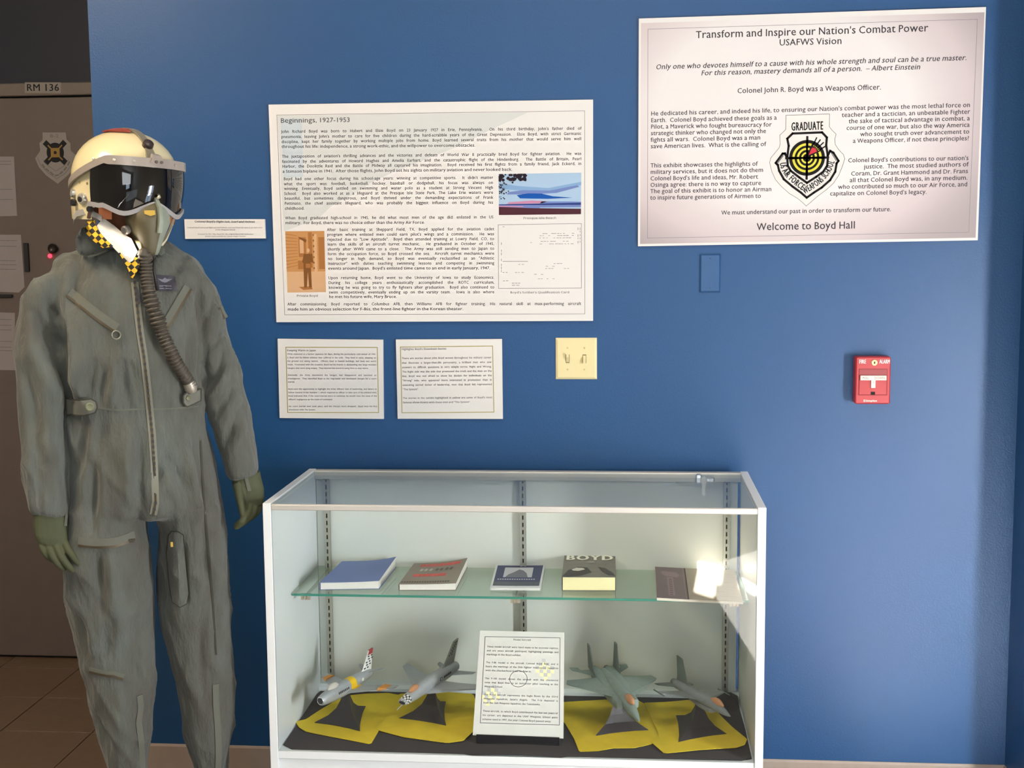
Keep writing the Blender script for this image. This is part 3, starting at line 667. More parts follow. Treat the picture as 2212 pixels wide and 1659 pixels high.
T2 = [
 ((0.1892, 2.1247), (0.8007, 2.1294), 'Transform and Inspire our Nation\u0027s Combat Power', 0.0185, 0),
 ((0.4108, 2.1007), (0.5769, 2.1015), 'USAFWS Vision', 0.0165, 0),
 ((0.0817, 2.0447), (0.9024, 2.0526), 'Only one who devotes himself to a cause with his whole strength and soul can be a true master.', 0.0130, 0.2),
 ((0.2034, 2.0262), (0.7825, 2.0312), 'For this reason, mastery demands all of a person.  \u2013 Albert Einstein', 0.0130, 0.2),
 ((0.3011, 1.9775), (0.6821, 1.9802), 'Colonel John R. Boyd was a Weapons Officer.', 0.0130, 0),
 ((0.0693, 1.9217), (0.9155, 1.9302), 'He dedicated his career, and indeed his life, to ensuring our Nation\u0027s combat power was the most lethal force on', 0.0112, 0),
 ((0.0694, 1.9037), (0.4076, 1.9054), 'Earth.  Colonel Boyd achieved these goals as a', 0.0112, 0),
 ((0.0692, 1.8865), (0.3943, 1.8872), 'Pilot, a Maverick who fought bureaucracy for', 0.0112, 0),
 ((0.0690, 1.8690), (0.3797, 1.8702), 'strategic thinker who changed not only the', 0.0112, 0),
 ((0.0689, 1.8514), (0.3651, 1.8531), 'fights all wars.  Colonel Boyd was a man', 0.0112, 0),
 ((0.0688, 1.8340), (0.3796, 1.8356), 'save American lives.  What is the calling of', 0.0112, 0),
 ((0.0687, 1.7822), (0.3579, 1.7833), 'This exhibit showcases the highlights of', 0.0112, 0),
 ((0.0685, 1.7646), (0.3736, 1.7664), 'military services, but it does not do them', 0.0112, 0),
 ((0.0684, 1.7472), (0.3596, 1.7485), 'Colonel Boyd\u0027s life and ideas, Mr. Robert', 0.0112, 0),
 ((0.0684, 1.7297), (0.3685, 1.7314), 'Osinga agree: there is no way to capture', 0.0112, 0),
 ((0.0682, 1.7126), (0.3966, 1.7145), 'The goal of this exhibit is to honor an Airman', 0.0112, 0),
 ((0.0681, 1.6952), (0.3683, 1.6967), 'to inspire future generations of Airmen to', 0.0112, 0),
 ((0.5794, 1.9093), (0.9156, 1.9126), 'teacher and a tactician, an unbeatable Fighter', 0.0112, 0),
 ((0.5978, 1.8926), (0.9155, 1.8952), 'the sake of tactical advantage in combat, a', 0.0112, 0),
 ((0.5923, 1.8748), (0.9154, 1.8782), 'course of one war, but also the way America', 0.0112, 0),
 ((0.6292, 1.8578), (0.9153, 1.8604), 'who sought truth over advancement to', 0.0112, 0),
 ((0.6099, 1.8402), (0.9150, 1.8429), 'a Weapons Officer, if not these principles?', 0.0112, 0),
 ((0.5985, 1.7887), (0.9154, 1.7908), 'Colonel Boyd\u0027s contributions to our nation\u0027s', 0.0112, 0),
 ((0.6409, 1.7714), (0.9153, 1.7742), 'justice.  The most studied authors of', 0.0112, 0),
 ((0.6070, 1.7533), (0.9152, 1.7562), 'Coram, Dr. Grant Hammond and Dr. Frans', 0.0112, 0),
 ((0.6036, 1.7358), (0.9142, 1.7387), 'all that Colonel Boyd was, in any medium.', 0.0112, 0),
 ((0.5733, 1.7182), (0.9144, 1.7212), 'who contributed so much to our Air Force, and', 0.0112, 0),
 ((0.5519, 1.7006), (0.8085, 1.7024), 'capitalize on Colonel Boyd\u0027s legacy.', 0.0112, 0),
 ((0.2615, 1.6524), (0.7157, 1.6571), 'We must understand our past in order to transform our future.', 0.0112, 0),
 ((0.3574, 1.6093), (0.6221, 1.6117), 'Welcome to Boyd Hall', 0.0190, 0),
]
for a, b_, t, cap, shr in T2: sh.text(a, b_, t, cap, shear=shr, key='title' if cap > 0.015 else 'ink', font='semi')
# the shield
OUT = [(0.4315, 1.9167), (0.5474, 1.9181), (0.5474, 1.8841), (0.5543, 1.8754), (0.5656, 1.8642), (0.5621, 1.8520), (0.5636, 1.8372), (0.5737, 1.8223), (0.5862, 1.8098), (0.5895, 1.7987), (0.5843, 1.7803), (0.5750, 1.7557), (0.5607, 1.7336), (0.5437, 1.7177), (0.5194, 1.6994), (0.5023, 1.6846), (0.4895, 1.6736), (0.4789, 1.6837), (0.4651, 1.6950), (0.4438, 1.7077), (0.4225, 1.7266), (0.4061, 1.7454), (0.3959, 1.7679), (0.3898, 1.7916), (0.3930, 1.8039), (0.4051, 1.8186), (0.4149, 1.8308), (0.4172, 1.8394), (0.4162, 1.8641), (0.4314, 1.8786)]
sh.poly(OUT, 'patch', lift=0.0004); sh.line(OUT, 0.0010, 'ink', closed=True, lift=0.0008)
sh.text((0.4460, 1.8756), (0.5316, 1.8773), 'GRADUATE', 0.0215, key='blk', font='heavy', lift=0.0009)
SH = [(0.4501, 1.8679), (0.5281, 1.8697), (0.5412, 1.8560), (0.5398, 1.8351), (0.5452, 1.8030), (0.5432, 1.7808), (0.5330, 1.7649), (0.5148, 1.7515), (0.4904, 1.7357), (0.4692, 1.7509), (0.4466, 1.7685), (0.4384, 1.7822), (0.4368, 1.8045), (0.4401, 1.8354), (0.4361, 1.8545)]
sh.line(SH, 0.0060, 'blk', closed=True, lift=0.0009)
BAN = [(0.4362, 1.8033), (0.4305, 1.8151), (0.4243, 1.8146), (0.4061, 1.7901), (0.4118, 1.7844), (0.4157, 1.7689), (0.4284, 1.7464), (0.4522, 1.7262), (0.4747, 1.7098), (0.4904, 1.6960), (0.5093, 1.7094), (0.5301, 1.7228), (0.5519, 1.7424), (0.5650, 1.7645), (0.5683, 1.7866), (0.5731, 1.7934), (0.5591, 1.8151), (0.5505, 1.8202), (0.5445, 1.8079)]
sh.line(BAN, 0.0060, 'blk', lift=0.0009)
sh.line([(0.4117, 1.7900), (0.4263, 1.8096)], 0.0016, 'blk', lift=0.0009); sh.line([(0.5669, 1.7941), (0.5543, 1.8140)], 0.0016, 'blk', lift=0.0009)
def along(path, body, cap, key, G=FONTS['heavy'], sx=0.62):
    P = [Vector(p) for p in path]; seg = [(b - a).length for a, b in zip(P, P[1:])]; tot = sum(seg)
    sz = cap / G['cap']; nat = sum(G[c][2] for c in body) * sz; sx = tot / nat; x = 0
    for c in body:
        v, f, adv = G[c]; w_ = adv * sz * sx; mid = x + w_ / 2; k = 0; acc = 0
        while k < len(seg) - 1 and acc + seg[k] < mid: acc += seg[k]; k += 1
        d = (P[k + 1] - P[k]).normalized(); q = P[k] + d * (mid - acc); n = Vector((-d.y, d.x))
        nq = len(FONTS['plain'][c][0])
        if v: sh.L(key).add([sh.fn(*(q + d * ((a * sz * sx) - w_ / 2) + n * (b * sz)), 0.001 + 0.00004 * (i // nq)) for i, (a, b) in enumerate(v)], f)
        x += w_
along([(0.4173, 1.7906), (0.4180, 1.7813), (0.4244, 1.7663), (0.4333, 1.7526), (0.4496, 1.7375), (0.4621, 1.7274), (0.4771, 1.7160)], 'US AIR FORCE', 0.0165, 'blk')
along([(0.4847, 1.7054), (0.5116, 1.7218), (0.5299, 1.7352), (0.5443, 1.7511), (0.5551, 1.7671), (0.5633, 1.7916)], 'WEAPONS SCHOOL', 0.0165, 'blk')
cx, cz = (0.4893, 1.8025); RD = 0.0478
sh.poly(arc(cx, cz, RD, 0, 360, 48), 'blk', lift=0.0010)
for a in (90, 180, 270, 0): sh.line([(cx, cz), (cx + 0.0555 * math.cos(math.radians(a)), cz + 0.0555 * math.sin(math.radians(a)))], 0.0060, 'blk', lift=0.0010)
def ring(r0, r1, a0, a1, k, n=12):
    sh.poly(arc(cx, cz, r1, a0, a1, n) + list(reversed(arc(cx, cz, r0, a0, a1, n))), k, 0.0012)
for r0, r1, g in ((0.0330, 0.0392, 5), (0.0215, 0.0268, 7), (0.0110, 0.0155, 11)):
    for q in (90, 180, 270): ring(r0, r1, q + g, q + 90 - g, 'yel')
ring(0.0330, 0.0392, 72, 85, 'yel'); ring(0.0330, 0.0392, 5, 26, 'yel'); ring(0.0215, 0.0268, 7, 26, 'yel', 5); ring(0.0215, 0.0268, 74, 85, 'yel', 4); ring(0.0110, 0.0155, 12, 26, 'yel', 4)
for a in (32, 39, 46, 53, 60): ring(0.0345, 0.0385, a, a + 2.4, 'yel', 2)
for a in (32, 43, 54, 65): sh.line([(cx + 0.040 * math.cos(math.radians(a)), cz + 0.040 * math.sin(math.radians(a))), (cx + 0.0585 * math.cos(math.radians(a)), cz + 0.0585 * math.sin(math.radians(a)))], 0.0035, 'blk', lift=0.0010)
sh.poly([(cx + 0.0045, cz + 0.0075), (cx + 0.0265, cz + 0.0165), (cx + 0.0225, cz + 0.0245), (cx + 0.0150, cz + 0.0275), (cx + 0.0110, cz + 0.0240)], 'red', 0.0014)
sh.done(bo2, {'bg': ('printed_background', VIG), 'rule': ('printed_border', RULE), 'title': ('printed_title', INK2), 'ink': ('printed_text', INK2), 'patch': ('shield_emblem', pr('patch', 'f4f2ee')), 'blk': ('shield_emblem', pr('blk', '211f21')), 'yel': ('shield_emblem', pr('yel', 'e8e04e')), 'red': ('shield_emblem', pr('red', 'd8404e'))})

# --- two small cards
GOLD = mat('gold_print_line', 'b5a95c', rough=0.6)
def card(quad, label, inner, rows, title_cap=0.0055, cap=0.0043):
    bo, sh = board('exhibit_card', quad, label)
    sh.line(inner, 0.0024, 'gold', closed=True); sh.line(inner, 0.0007, 'rule', closed=True, lift=0.0008)
    A, B, C, D_ = [Vector(p) for p in inner]
    for i, (v, u1, t, j) in enumerate(rows):
        a = A.lerp(D_, v); b = B.lerp(C, v)
        sh.text(a.lerp(b, 0.012), a.lerp(b, u1), t, title_cap if i == 0 else cap, mode='just' if j else 'fit', key='ink', xs=0.92, font='semi')
    return bo, sh
c1, sh = card([(-0.9844, 1.3153), (-0.6813, 1.3120), (-0.6839, 1.0863), (-0.9851, 1.0881)], 'small white story card with gold border, nearer the flight suit', [(-0.9609, 1.2915), (-0.6976, 1.2904), (-0.6975, 1.1049), (-0.9610, 1.1042)],
 [(0.062, 0.33, 'Keeping Warm in Japan', 0),
  (0.115, 0.985, 'While stationed at a former Japanese Air Base, during the particularly cold winter of 1945-', 1),
  (0.169, 0.985, '6, Boyd and his fellow enlisted men suffered in the cold.  They lived in tents, sleeping on', 1),
  (0.222, 0.985, 'the ground and eating rations.  Officers lived in heated buildings, had beds and warm', 1),
  (0.276, 0.985, 'meals.  Frustrated with the situation, Boyd led his friends in dismantling two large wooden', 1),
  (0.330, 0.90, 'hangars that were lying empty.  They burned the wood in using fires to stay warm.', 0),
  (0.437, 0.985, 'Eventually, the Army discovered the hangars had disappeared and launched an', 1),
  (0.490, 0.985, 'investigation.  They identified Boyd as the ring-leader and developed charges for a court', 1),
  (0.541, 0.09, 'martial.', 0),
  (0.650, 0.985, 'Boyd used the opportunity to highlight the Army officers\u0027 lack of leadership, and failure to', 1),
  (0.703, 0.985, 'follow General Order Number 1, which required an officer to take care of his enlisted men.', 1),
  (0.756, 0.985, 'Boyd indicated that, if the court-martial were to continue, he would raise the issue of the', 1),
  (0.810, 0.50, 'officers\u0027 negligence up the chain of command.', 0),
  (0.916, 0.985, 'No court martial ever took place, and the charges were dropped.  Boyd won his first', 1),
  (0.968, 0.31, 'showdown with The System.', 0)])
sh.done(c1, {'gold': ('gold_border', GOLD), 'rule': ('printed_border', RULE), 'ink': ('printed_text', INK3)})
c2, sh = card([(-0.6442, 1.3126), (-0.3438, 1.3132), (-0.3435, 1.0874), (-0.6433, 1.0871)], 'small white story card with gold border, nearer the light switch', [(-0.6314, 1.2916), (-0.3701, 1.2938), (-0.3682, 1.1071), (-0.6303, 1.1044)],
 [(0.048, 0.50, 'Highlights: Boyd\u0027s Showdown Stories', 0),
  (0.185, 0.985, 'There are stories about John Boyd woven throughout his military career', 1),
  (0.255, 0.985, 'that illustrate a larger-than-life personality, a brilliant man who saw', 1),
  (0.322, 0.985, 'answers to difficult questions in very simple terms: Right and Wrong.', 1),
  (0.389, 0.985, 'The Right side was the side that promoted the truth and the men on the', 1),
  (0.456, 0.985, 'line. Boyd was not afraid to show his disdain for individuals on the', 1),
  (0.523, 0.985, '"Wrong" side, who appeared more interested in promotion than in', 1),
  (0.591, 0.985, 'executing sacred duties of leadership, men that Boyd felt represented', 1),
  (0.657, 0.19, '"The System".', 0),
  (0.790, 0.985, 'The stories in the exhibit highlighted in yellow are some of Boyd\u0027s most', 1),
  (0.857, 0.75, 'famous show-downs with these men and "The System".', 0)], cap=0.0052)
sh.done(c2, {'gold': ('gold_border', GOLD), 'rule': ('printed_border', RULE), 'ink': ('printed_text', INK3)})
# --- narrow plaque beside the helmet
bo, sh = board('exhibit_plaque', [(-1.2435, 1.6555), (-1.0115, 1.6532), (-1.0111, 1.5994), (-1.2429, 1.6001)], 'narrow white plaque on the wall beside the pilot helmet')
for a, b_, t, cap, f_, k in (((-1.2142, 1.6461), (-1.0397, 1.6437), 'Colonel Boyd\u0027s Flight Suit, Scarf and Helmet', 0.0055, 'bold', 'ink'), ((-1.2364, 1.6301), (-1.0182, 1.6280), 'Colonel Boyd\u0027s personal flight suit and helmet, and scarf from his time as an Instructor', 0.0036, 'plain', 'sf'), ((-1.1547, 1.6232), (-1.0971, 1.6226), 'of the Weapons School', 0.0036, 'plain', 'sf'),
                         ((-1.2061, 1.6116), (-1.0455, 1.6101), 'Donated by Mrs. Mary Boyd for the original Boyd Hall dedication', 0.0036, 'plain', 'sf'), ((-1.1849, 1.6052), (-1.0670, 1.6042), 'Exhibit made possible by Captain Roger Moseler', 0.0036, 'plain', 'sf')):
    sh.text(a, b_, t, cap, font=f_, key=k, shear=0.2)
sh.done(bo, {'ink': ('printed_title', INK), 'sf': ('printed_text', INK3)})
# ------------------------------------------------------------------ the glass showcase
LAM = mat('white_laminate', 'dfe4e6', rough=0.35, var=0.01, vscale=10)
BACKM = mat('off_white_back_panel', 'd2d5cf', rough=0.45, var=0.015, vscale=6)
ALU = mat('brushed_aluminium', 'c9c6bf', rough=0.35, metal=0.35)
GLASS = glass_mat('clear_glass', (0.965, 0.98, 0.975), 1.28)
GLASS_TOP = glass_mat('clear_glass_top', (0.93, 0.96, 0.95), 1.15)
GLASS_SH = glass_mat('green_shelf_glass', (0.86, 0.93, 0.87), 1.32)
EDGE = mat('green_glass_edge', '3f8878', rough=0.15)
STEEL = mat('steel_slotted_standard', 'a3a297', rough=0.4, metal=0.5)
CX0, CX1, CY0, CY1, CZ, DK = -0.8914, 0.3365, -0.536, -0.054, 0.9503, 0.3137
tk = 0.0205
case = thing('display_case', 'white framed glass showcase with one glass shelf, standing against the blue wall', 'display case', ((CX0 + CX1) / 2, (CY0 + CY1) / 2, 0))
def cpart(name, mb, m, **k): return mb.build(name, m, case, **k)
cpart('side_panel', MB().box((CX0, CY0, 0), (CX0 + tk, CY1, CZ), bev=0.0012), LAM)
cpart('side_panel', MB().box((CX1 - tk, CY0, 0), (CX1, CY1, CZ), bev=0.0012), LAM)
xi0, xi1 = CX0 + tk, CX1 - tk
cpart('deck', MB().box((xi0, CY0 + 0.004, DK - 0.020), (xi1, CY1, DK), bev=0.001), LAM)
cpart('base_panel', MB().box((xi0, CY0 + 0.010, 0.0), (xi1, CY0 + 0.026, DK - 0.0225)), LAM)
cpart('base_back_panel', MB().box((xi0, CY1 - 0.012, 0.0), (xi1, CY1, DK - 0.021)), LAM)
cpart('front_rail', MB().box((xi0, CY0, CZ - 0.0175), (xi1, CY0 + 0.012, CZ - 0.003), bev=0.002), ALU)
cpart('back_rail', MB().box((xi0, -0.078, 0.924), (xi1, CY1, 0.9495), bev=0.001), ALU)
cpart('back_sill', MB().loft([[(x, -0.054, DK), (x, -0.094, DK), (x, -0.094, DK + 0.010), (x, -0.084, DK + 0.018), (x, -0.054, DK + 0.018)] for x in (xi0, xi1)]), LAM)
cpart('back_door', MB().box((xi0 + 0.001, -0.066, DK + 0.010), (-0.275, -0.058, 0.925)), BACKM)
cpart('back_door', MB().box((-0.290, -0.074, DK + 0.010), (0.3085, -0.067, 0.925)), BACKM)
cpart('front_glass', MB().box((xi0, CY0 + 0.003, DK), (xi1, CY0 + 0.008, CZ - 0.016)), GLASS)
cpart('top_glass', MB().box((xi0, CY0 + 0.012, CZ - 0.008), (xi1, -0.056, CZ - 0.003)), GLASS_TOP)
SHZ = 0.6755
shelf = cpart('glass_shelf', MB().box((-0.8685, -0.368, SHZ - 0.006), (0.3135, -0.078, SHZ)), GLASS_SH)
MB().box((-0.8685, -0.3692, SHZ - 0.0060), (0.3135, -0.3681, SHZ)).build('polished_edge', EDGE, shelf)
for k, x in enumerate((-0.8373, -0.2830, 0.2782)):
    yf = -0.0865
    mb = MB()
    mb.box((x - 0.0085, yf, DK + 0.018), (x - 0.0020, -0.0745, 0.924)); mb.box((x + 0.0020, yf, DK + 0.018), (x + 0.0085, -0.0745, 0.924))
    z = DK + 0.022
    while z < 0.92:
        mb.box((x - 0.0021, yf, z), (x + 0.0021, -0.0800, z + 0.008)); z += 0.0205
    st = cpart('shelf_standard', mb, STEEL)
    MB().box((x - 0.0022, -0.0800, DK + 0.02), (x + 0.0022, -0.0760, 0.922)).build('slot_backing', DARK, st)
    br = MB().slab([(x - 0.0015, -0.088, SHZ - 0.008), (x - 0.0015, -0.350, SHZ - 0.008), (x - 0.0015, -0.352, SHZ - 0.014), (x - 0.0015, -0.20, SHZ - 0.022), (x - 0.0015, -0.088, SHZ - 0.045)], (0.003, 0, 0))
    b = cpart('shelf_bracket', br, STEEL)
    mb = MB()
    for q in (-0.009, 0.0, 0.009): mb.box((x + q - 0.003, -0.352, SHZ - 0.0215), (x + q + 0.003, -0.344, SHZ - 0.0062))
    mb.box((x - 0.014, -0.350, SHZ - 0.011), (x + 0.014, -0.340, SHZ - 0.0062))
    mb.build('bracket_clip', mat('bracket_metal', 'b9a894', rough=0.35, metal=0.4), b)
# plunger lock with its key on the back rail
CHROME = mat('chrome', 'dcdde0', rough=0.15, metal=0.9)
lkx, lkz = 0.214, 0.936
lock = cpart('lock', MB().box((lkx - 0.020, -0.096, lkz - 0.012), (lkx - 0.006, -0.078, lkz + 0.012), bev=0.002).box((lkx - 0.006, -0.094, lkz - 0.010), (lkx + 0.030, -0.080, lkz + 0.004), bev=0.003), CHROME)
mb = MB(); mb.disc((lkx, -0.080, lkz - 0.004), (0, -1, 0), 0.0095, 0.022, 18)
mb.slab([(lkx - 0.005, -0.106, lkz + 0.006), (lkx + 0.005, -0.106, lkz + 0.006), (lkx + 0.005, -0.106, lkz - 0.020), (lkx + 0.003, -0.106, lkz - 0.030), (lkx + 0.005, -0.106, lkz - 0.040), (lkx, -0.106, lkz - 0.046), (lkx - 0.005, -0.106, lkz - 0.040)], (0, 0.003, 0))
mb.build('key', mat('bright_key_metal', 'fbfbf8', rough=0.5), lock, smooth='auto')
MB().tube([(lkx - 0.075, -0.0800, lkz - 0.0135), (lkx - 0.01, -0.0800, lkz - 0.0125)], 0.0016, 6).build('lock_bar', STEEL, lock)

# ---- cloths on the deck
FELT = mat('black_felt', '2f292b', rough=0.95, var=0.12, vscale=60, bump=0.2, bscale=900, sheen=0.05)
YEL = mat('yellow_felt', 'd8bd28', rough=0.9, var=0.05, vscale=35, bump=0.15, bscale=900)
def cloth(name, pts, z, th, m, label, cat, wav=0.001, group=None, seed=0, smoothn=1, lifts=()):
    P = [Vector((p[0], p[1])) for p in pts]
    for _ in range(smoothn):
        Q = []
        for a, b in zip(P, P[1:] + P[:1]): Q += [a.lerp(b, 0.06), a.lerp(b, 0.94)]
        P = Q
    x0 = min(p.x for p in P); x1 = max(p.x for p in P); y0 = min(p.y for p in P); y1 = max(p.y for p in P)
    dense = []
    for a, b in zip(P, P[1:] + P[:1]):
        n = max(1, int((b - a).length / 0.02)); dense += [a.lerp(b, i / n) for i in range(n)]
    inner = []; st = 0.016
    def inside(p):
        c = False
        for a, b in zip(dense, dense[1:] + dense[:1]):
            if (a.y > p.y) != (b.y > p.y) and p.x < (b.x - a.x) * (p.y - a.y) / (b.y - a.y) + a.x: c = not c
        return c
    xx = x0 + st / 2
    while xx < x1:
        yy = y0 + st / 2
        while yy < y1:
            p = Vector((xx, yy))
            if inside(p) and min((p - q).length for q in dense) > 0.007: inner.append(p)
            yy += st
        xx += st
    allp = dense + inner
    r = geometry.delaunay_2d_cdt(allp, [(i, (i + 1) % len(dense)) for i in range(len(dense))], [], 1, 1e-6)
    def h(p):
        v = z + wav * (1 + noise.noise(Vector((p.x * 14 + seed, p.y * 14, seed))))
        for lx, ly, lr, lh in lifts:
            d = math.hypot(p.x - lx, p.y - ly) / lr
            if d < 1: v += lh * (1 - d * d) ** 2
        return v
    vs = [(p.x, p.y, h(p) + th) for p in r[0]]; n = len(vs); fs = [tuple(f) for f in r[2]]
    vs += [(p.x, p.y, h(p)) for p in r[0]]; fs += [tuple(reversed([i + n for i in f])) for f in r[2]]
    # rim
    from collections import Counter
    ec = Counter(); 
    for f in r[2]:
        for a, b in zip(f, f[1:] + f[:1]): ec[(a, b)] += 1
    for (a, b) in ec:
        if (b, a) not in ec: fs.append((a, b, b + n, a + n))
    return MB().add(vs, fs).build(name, m, None, smooth='auto', label=label, cat=cat, group=group)
cloth('black_cloth', [(-0.868, -0.522), (-0.40, -0.524), (-0.38, -0.531), (-0.16, -0.531), (-0.14, -0.524), (0.312, -0.522), (0.3135, -0.30), (0.310, -0.100), (0.10, -0.097), (-0.4, -0.098), (-0.80, -0.097), (-0.8690, -0.102)], DK + 0.0003, 0.0016, FELT, 'black felt cloth covering the whole floor of the showcase', 'cloth', wav=0.0005, smoothn=1,
      lifts=((0.285, -0.125, 0.055, 0.030), (0.235, -0.098, 0.040, 0.012), (-0.27, -0.51, 0.13, 0.004)))
yz = DK + 0.0032
z3 = lambda *p: p
cloth('yellow_cloth', [(-0.8750, -0.3455, 0.3190), (-0.8510, -0.3255, 0.3190), (-0.8082, -0.1974, 0.3190), (-0.7818, -0.1445, 0.3190), (-0.7294, -0.1226, 0.3190), (-0.6672, -0.1151, 0.3190), (-0.6247, -0.1311, 0.3190), (-0.6139, -0.2316, 0.3190), (-0.6394, -0.3750, 0.3190), (-0.6437, -0.4852, 0.3190), (-0.7230, -0.4564, 0.3190), (-0.8295, -0.4128, 0.3190), (-0.8549, -0.3854, 0.3190)], yz, 0.0013, YEL, 'yellow felt piece under the model with the yellow fuselage band', 'cloth', group=None, seed=1)
cloth('yellow_cloth', [(-0.6351, -0.1243, 0.3190), (-0.5285, -0.0972, 0.3190), (-0.4239, -0.1114, 0.3190), (-0.3788, -0.3193, 0.3190), (-0.3921, -0.3851, 0.3190), (-0.4106, -0.4520, 0.3190), (-0.4487, -0.4697, 0.3190), (-0.5620, -0.4400, 0.3190), (-0.6485, -0.3917, 0.3190), (-0.6278, -0.2325, 0.3190)], yz + 0.0016, 0.0013, YEL, 'yellow felt piece under the model with the checkered nose', 'cloth', seed=2)
cloth('yellow_cloth', [(-0.2154, -0.1715, 0.3190), (-0.1626, -0.1539, 0.3190), (-0.0506, -0.1289, 0.3190), (0.0351, -0.1291, 0.3190), (0.0637, -0.1685, 0.3190), (0.0935, -0.3702, 0.3190), (0.0708, -0.4365, 0.3190), (0.0238, -0.4666, 0.3190), (-0.0283, -0.4729, 0.3190), (-0.0663, -0.4931, 0.3190), (-0.1135, -0.4991, 0.3190), (-0.1294, -0.4156, 0.3190), (-0.1595, -0.3055, 0.3190)], yz, 0.0013, YEL, 'yellow felt piece under the twin-tailed model', 'cloth', seed=3)
cloth('yellow_cloth', [(0.0514, -0.1514, 0.3190), (0.1086, -0.1443, 0.3190), (0.1754, -0.1222, 0.3190), (0.2107, -0.1487, 0.3190), (0.2470, -0.2059, 0.3190), (0.2791, -0.3139, 0.3190), (0.3109, -0.3968, 0.3190), (0.3018, -0.4338, 0.3190), (0.2794, -0.4532, 0.3190), (0.1907, -0.4737, 0.3190), (0.0980, -0.5001, 0.3190), (0.0685, -0.4336, 0.3190), (0.0885, -0.3800, 0.3190)], yz + 0.0016, 0.0013, YEL, 'yellow felt piece under the rightmost single-tailed grey model', 'cloth', seed=4)
# ---- printed card leaning in the middle
CQ = [Vector(p) for p in ((-0.3817, -0.3000, 0.5632), (-0.1586, -0.3000, 0.5621), (-0.1547, -0.4570, 0.3348), (-0.3859, -0.4570, 0.3376))]
cn = (CQ[1] - CQ[0]).cross(CQ[3] - CQ[0]).normalized()
if cn.y > 0: cn = -cn
dc = thing('info_card', 'white printed card leaning back in the middle of the showcase floor', 'sign', ((CQ[2] + CQ[3]) / 2)[:])
MB().slab([p for p in CQ], -cn * 0.002).build('card', PAPER, dc)
def cf(u, v, l): return CQ[0].lerp(CQ[1], u).lerp(CQ[3].lerp(CQ[2], u), v) + cn * l
class CS(Sheet):
    pass
W_, H_ = 0.225, 0.28
sh = Sheet(lambda u, v, l: tuple(cf(u / W_, 1 - v / H_, l)))
def cp(u, v): return (u * W_, (1 - v) * H_)
sh.line([cp(0.065, 0.06), cp(0.95, 0.055), cp(0.955, 0.88), cp(0.075, 0.885)], 0.0016, 'rule', closed=True, lift=0.0008)
rows = ['These model aircraft were hand made to be accurate replicas,', 'and are exact aircraft portrayed, highlighting paintings and', 'markings in the Boyd exhibit.', '', 'The F-86 model is the aircraft Colonel Boyd flew, and it', 'bears the markings of the 25th Fighter Interceptor Squadron', 'with the checkerboard tail he flew in.', '', 'The F-100 model shows the aircraft with the checkered', 'nose that Boyd flew as an instructor pilot teaching at the', 'Weapons School.', '', 'The F-15A aircraft represents the Eagle flown by the 433rd', 'Weapons Squadron, Satan\u0027s Angels.  The F-16 depicted is', 'from the 16th Weapons Squadron, the Tomahawks.', '', 'These aircraft, to which Boyd contributed the last ten years of', 'his career, are depicted in the USAF Weapons School paint', 'scheme used in 1997, the year Colonel Boyd passed away.']
vv = 0.165
for i, t in enumerate(rows):
    if t:
        last = (i + 1 >= len(rows) or not rows[i + 1])
        sh.text(cp(0.095, vv), cp(0.935 if not last else 0.095 + 0.84 * min(1, len(t) / 60), vv), t, 0.0046, key='ink', mode='just' if not last else 'fit', xs=0.92, font='semi')
    vv += 0.0385 if t else 0.0385
sh.text(cp(0.40, 0.092), cp(0.61, 0.092), 'Model Aircraft', 0.0050, key='ink')
for (u0, v0, su) in ((0.10, 0.52, 0), (0.66, 0.26, 1)):
    for i in range(5):
        for j in range(6):
            if abs(i - 2) + abs(j - 2.5) > 3.2: continue
            k = 'wy' if (i + j) % 2 else 'wg'
            a, b = u0 + i * 0.042 + (j * -0.012 if not su else j * 0.006), v0 + j * 0.034
            sh.poly([cp(a, b), cp(a + 0.042, b + 0.004), cp(a + 0.040, b + 0.038), cp(a - 0.002, b + 0.034)], k, lift=0.0003 if k == 'wy' else 0.00035)
sh.line([cp(0.48 + 0.10 * math.cos(t * 0.2618), 0.46 + 0.078 * math.sin(t * 0.2618)) for t in range(24)], 0.0014, 'rule', closed=True, lift=0.0004)
sh.done(dc, {'rule': ('printed_border', RULE), 'ink': ('printed_text', INK3), 'wy': ('watermark', mat('watermark_yellow', 'ece7b4')), 'wg': ('watermark', mat('watermark_grey', 'c9c9cc'))})
mb = MB(); bx0, bx1 = CQ[3], CQ[2]
mb.slab([bx0 + Vector((0.01, -0.004, -0.018)), bx1 + Vector((-0.01, -0.004, -0.018)), bx1 + Vector((-0.01, -0.006, 0.004)), bx0 + Vector((0.01, -0.006, 0.004))], (0, 0.003, 0))
mb.slab([(bx0.x + 0.01, -0.462, bx0.z - 0.0185), (bx1.x - 0.01, -0.462, bx0.z - 0.0185), (bx1.x - 0.01, -0.33, bx0.z - 0.0185), (bx0.x + 0.01, -0.33, bx0.z - 0.0185)], (0, 0, 0.002))
mb.slab([bx0 + Vector((0.06, 0.002, 0.0)) - cn * 0.0025, bx1 + Vector((-0.06, 0.002, 0.0)) - cn * 0.0025, CQ[1].lerp(CQ[2], 0.25) - cn * 0.0025 + Vector((-0.06, 0, 0)), CQ[0].lerp(CQ[3], 0.25) - cn * 0.0025 + Vector((0.06, 0, 0))], -cn * 0.002)
mb.slab([((bx0.x + bx1.x) / 2 - 0.03, -0.345, DK + 0.004), ((bx0.x + bx1.x) / 2 + 0.03, -0.345, DK + 0.004), ((bx0.x + bx1.x) / 2 + 0.03, -0.338, 0.49), ((bx0.x + bx1.x) / 2 - 0.03, -0.338, 0.49)], (0, 0.003, 0))
mb.build('easel_stand', mat('dark_acrylic', '1c1b20', rough=0.3), dc)

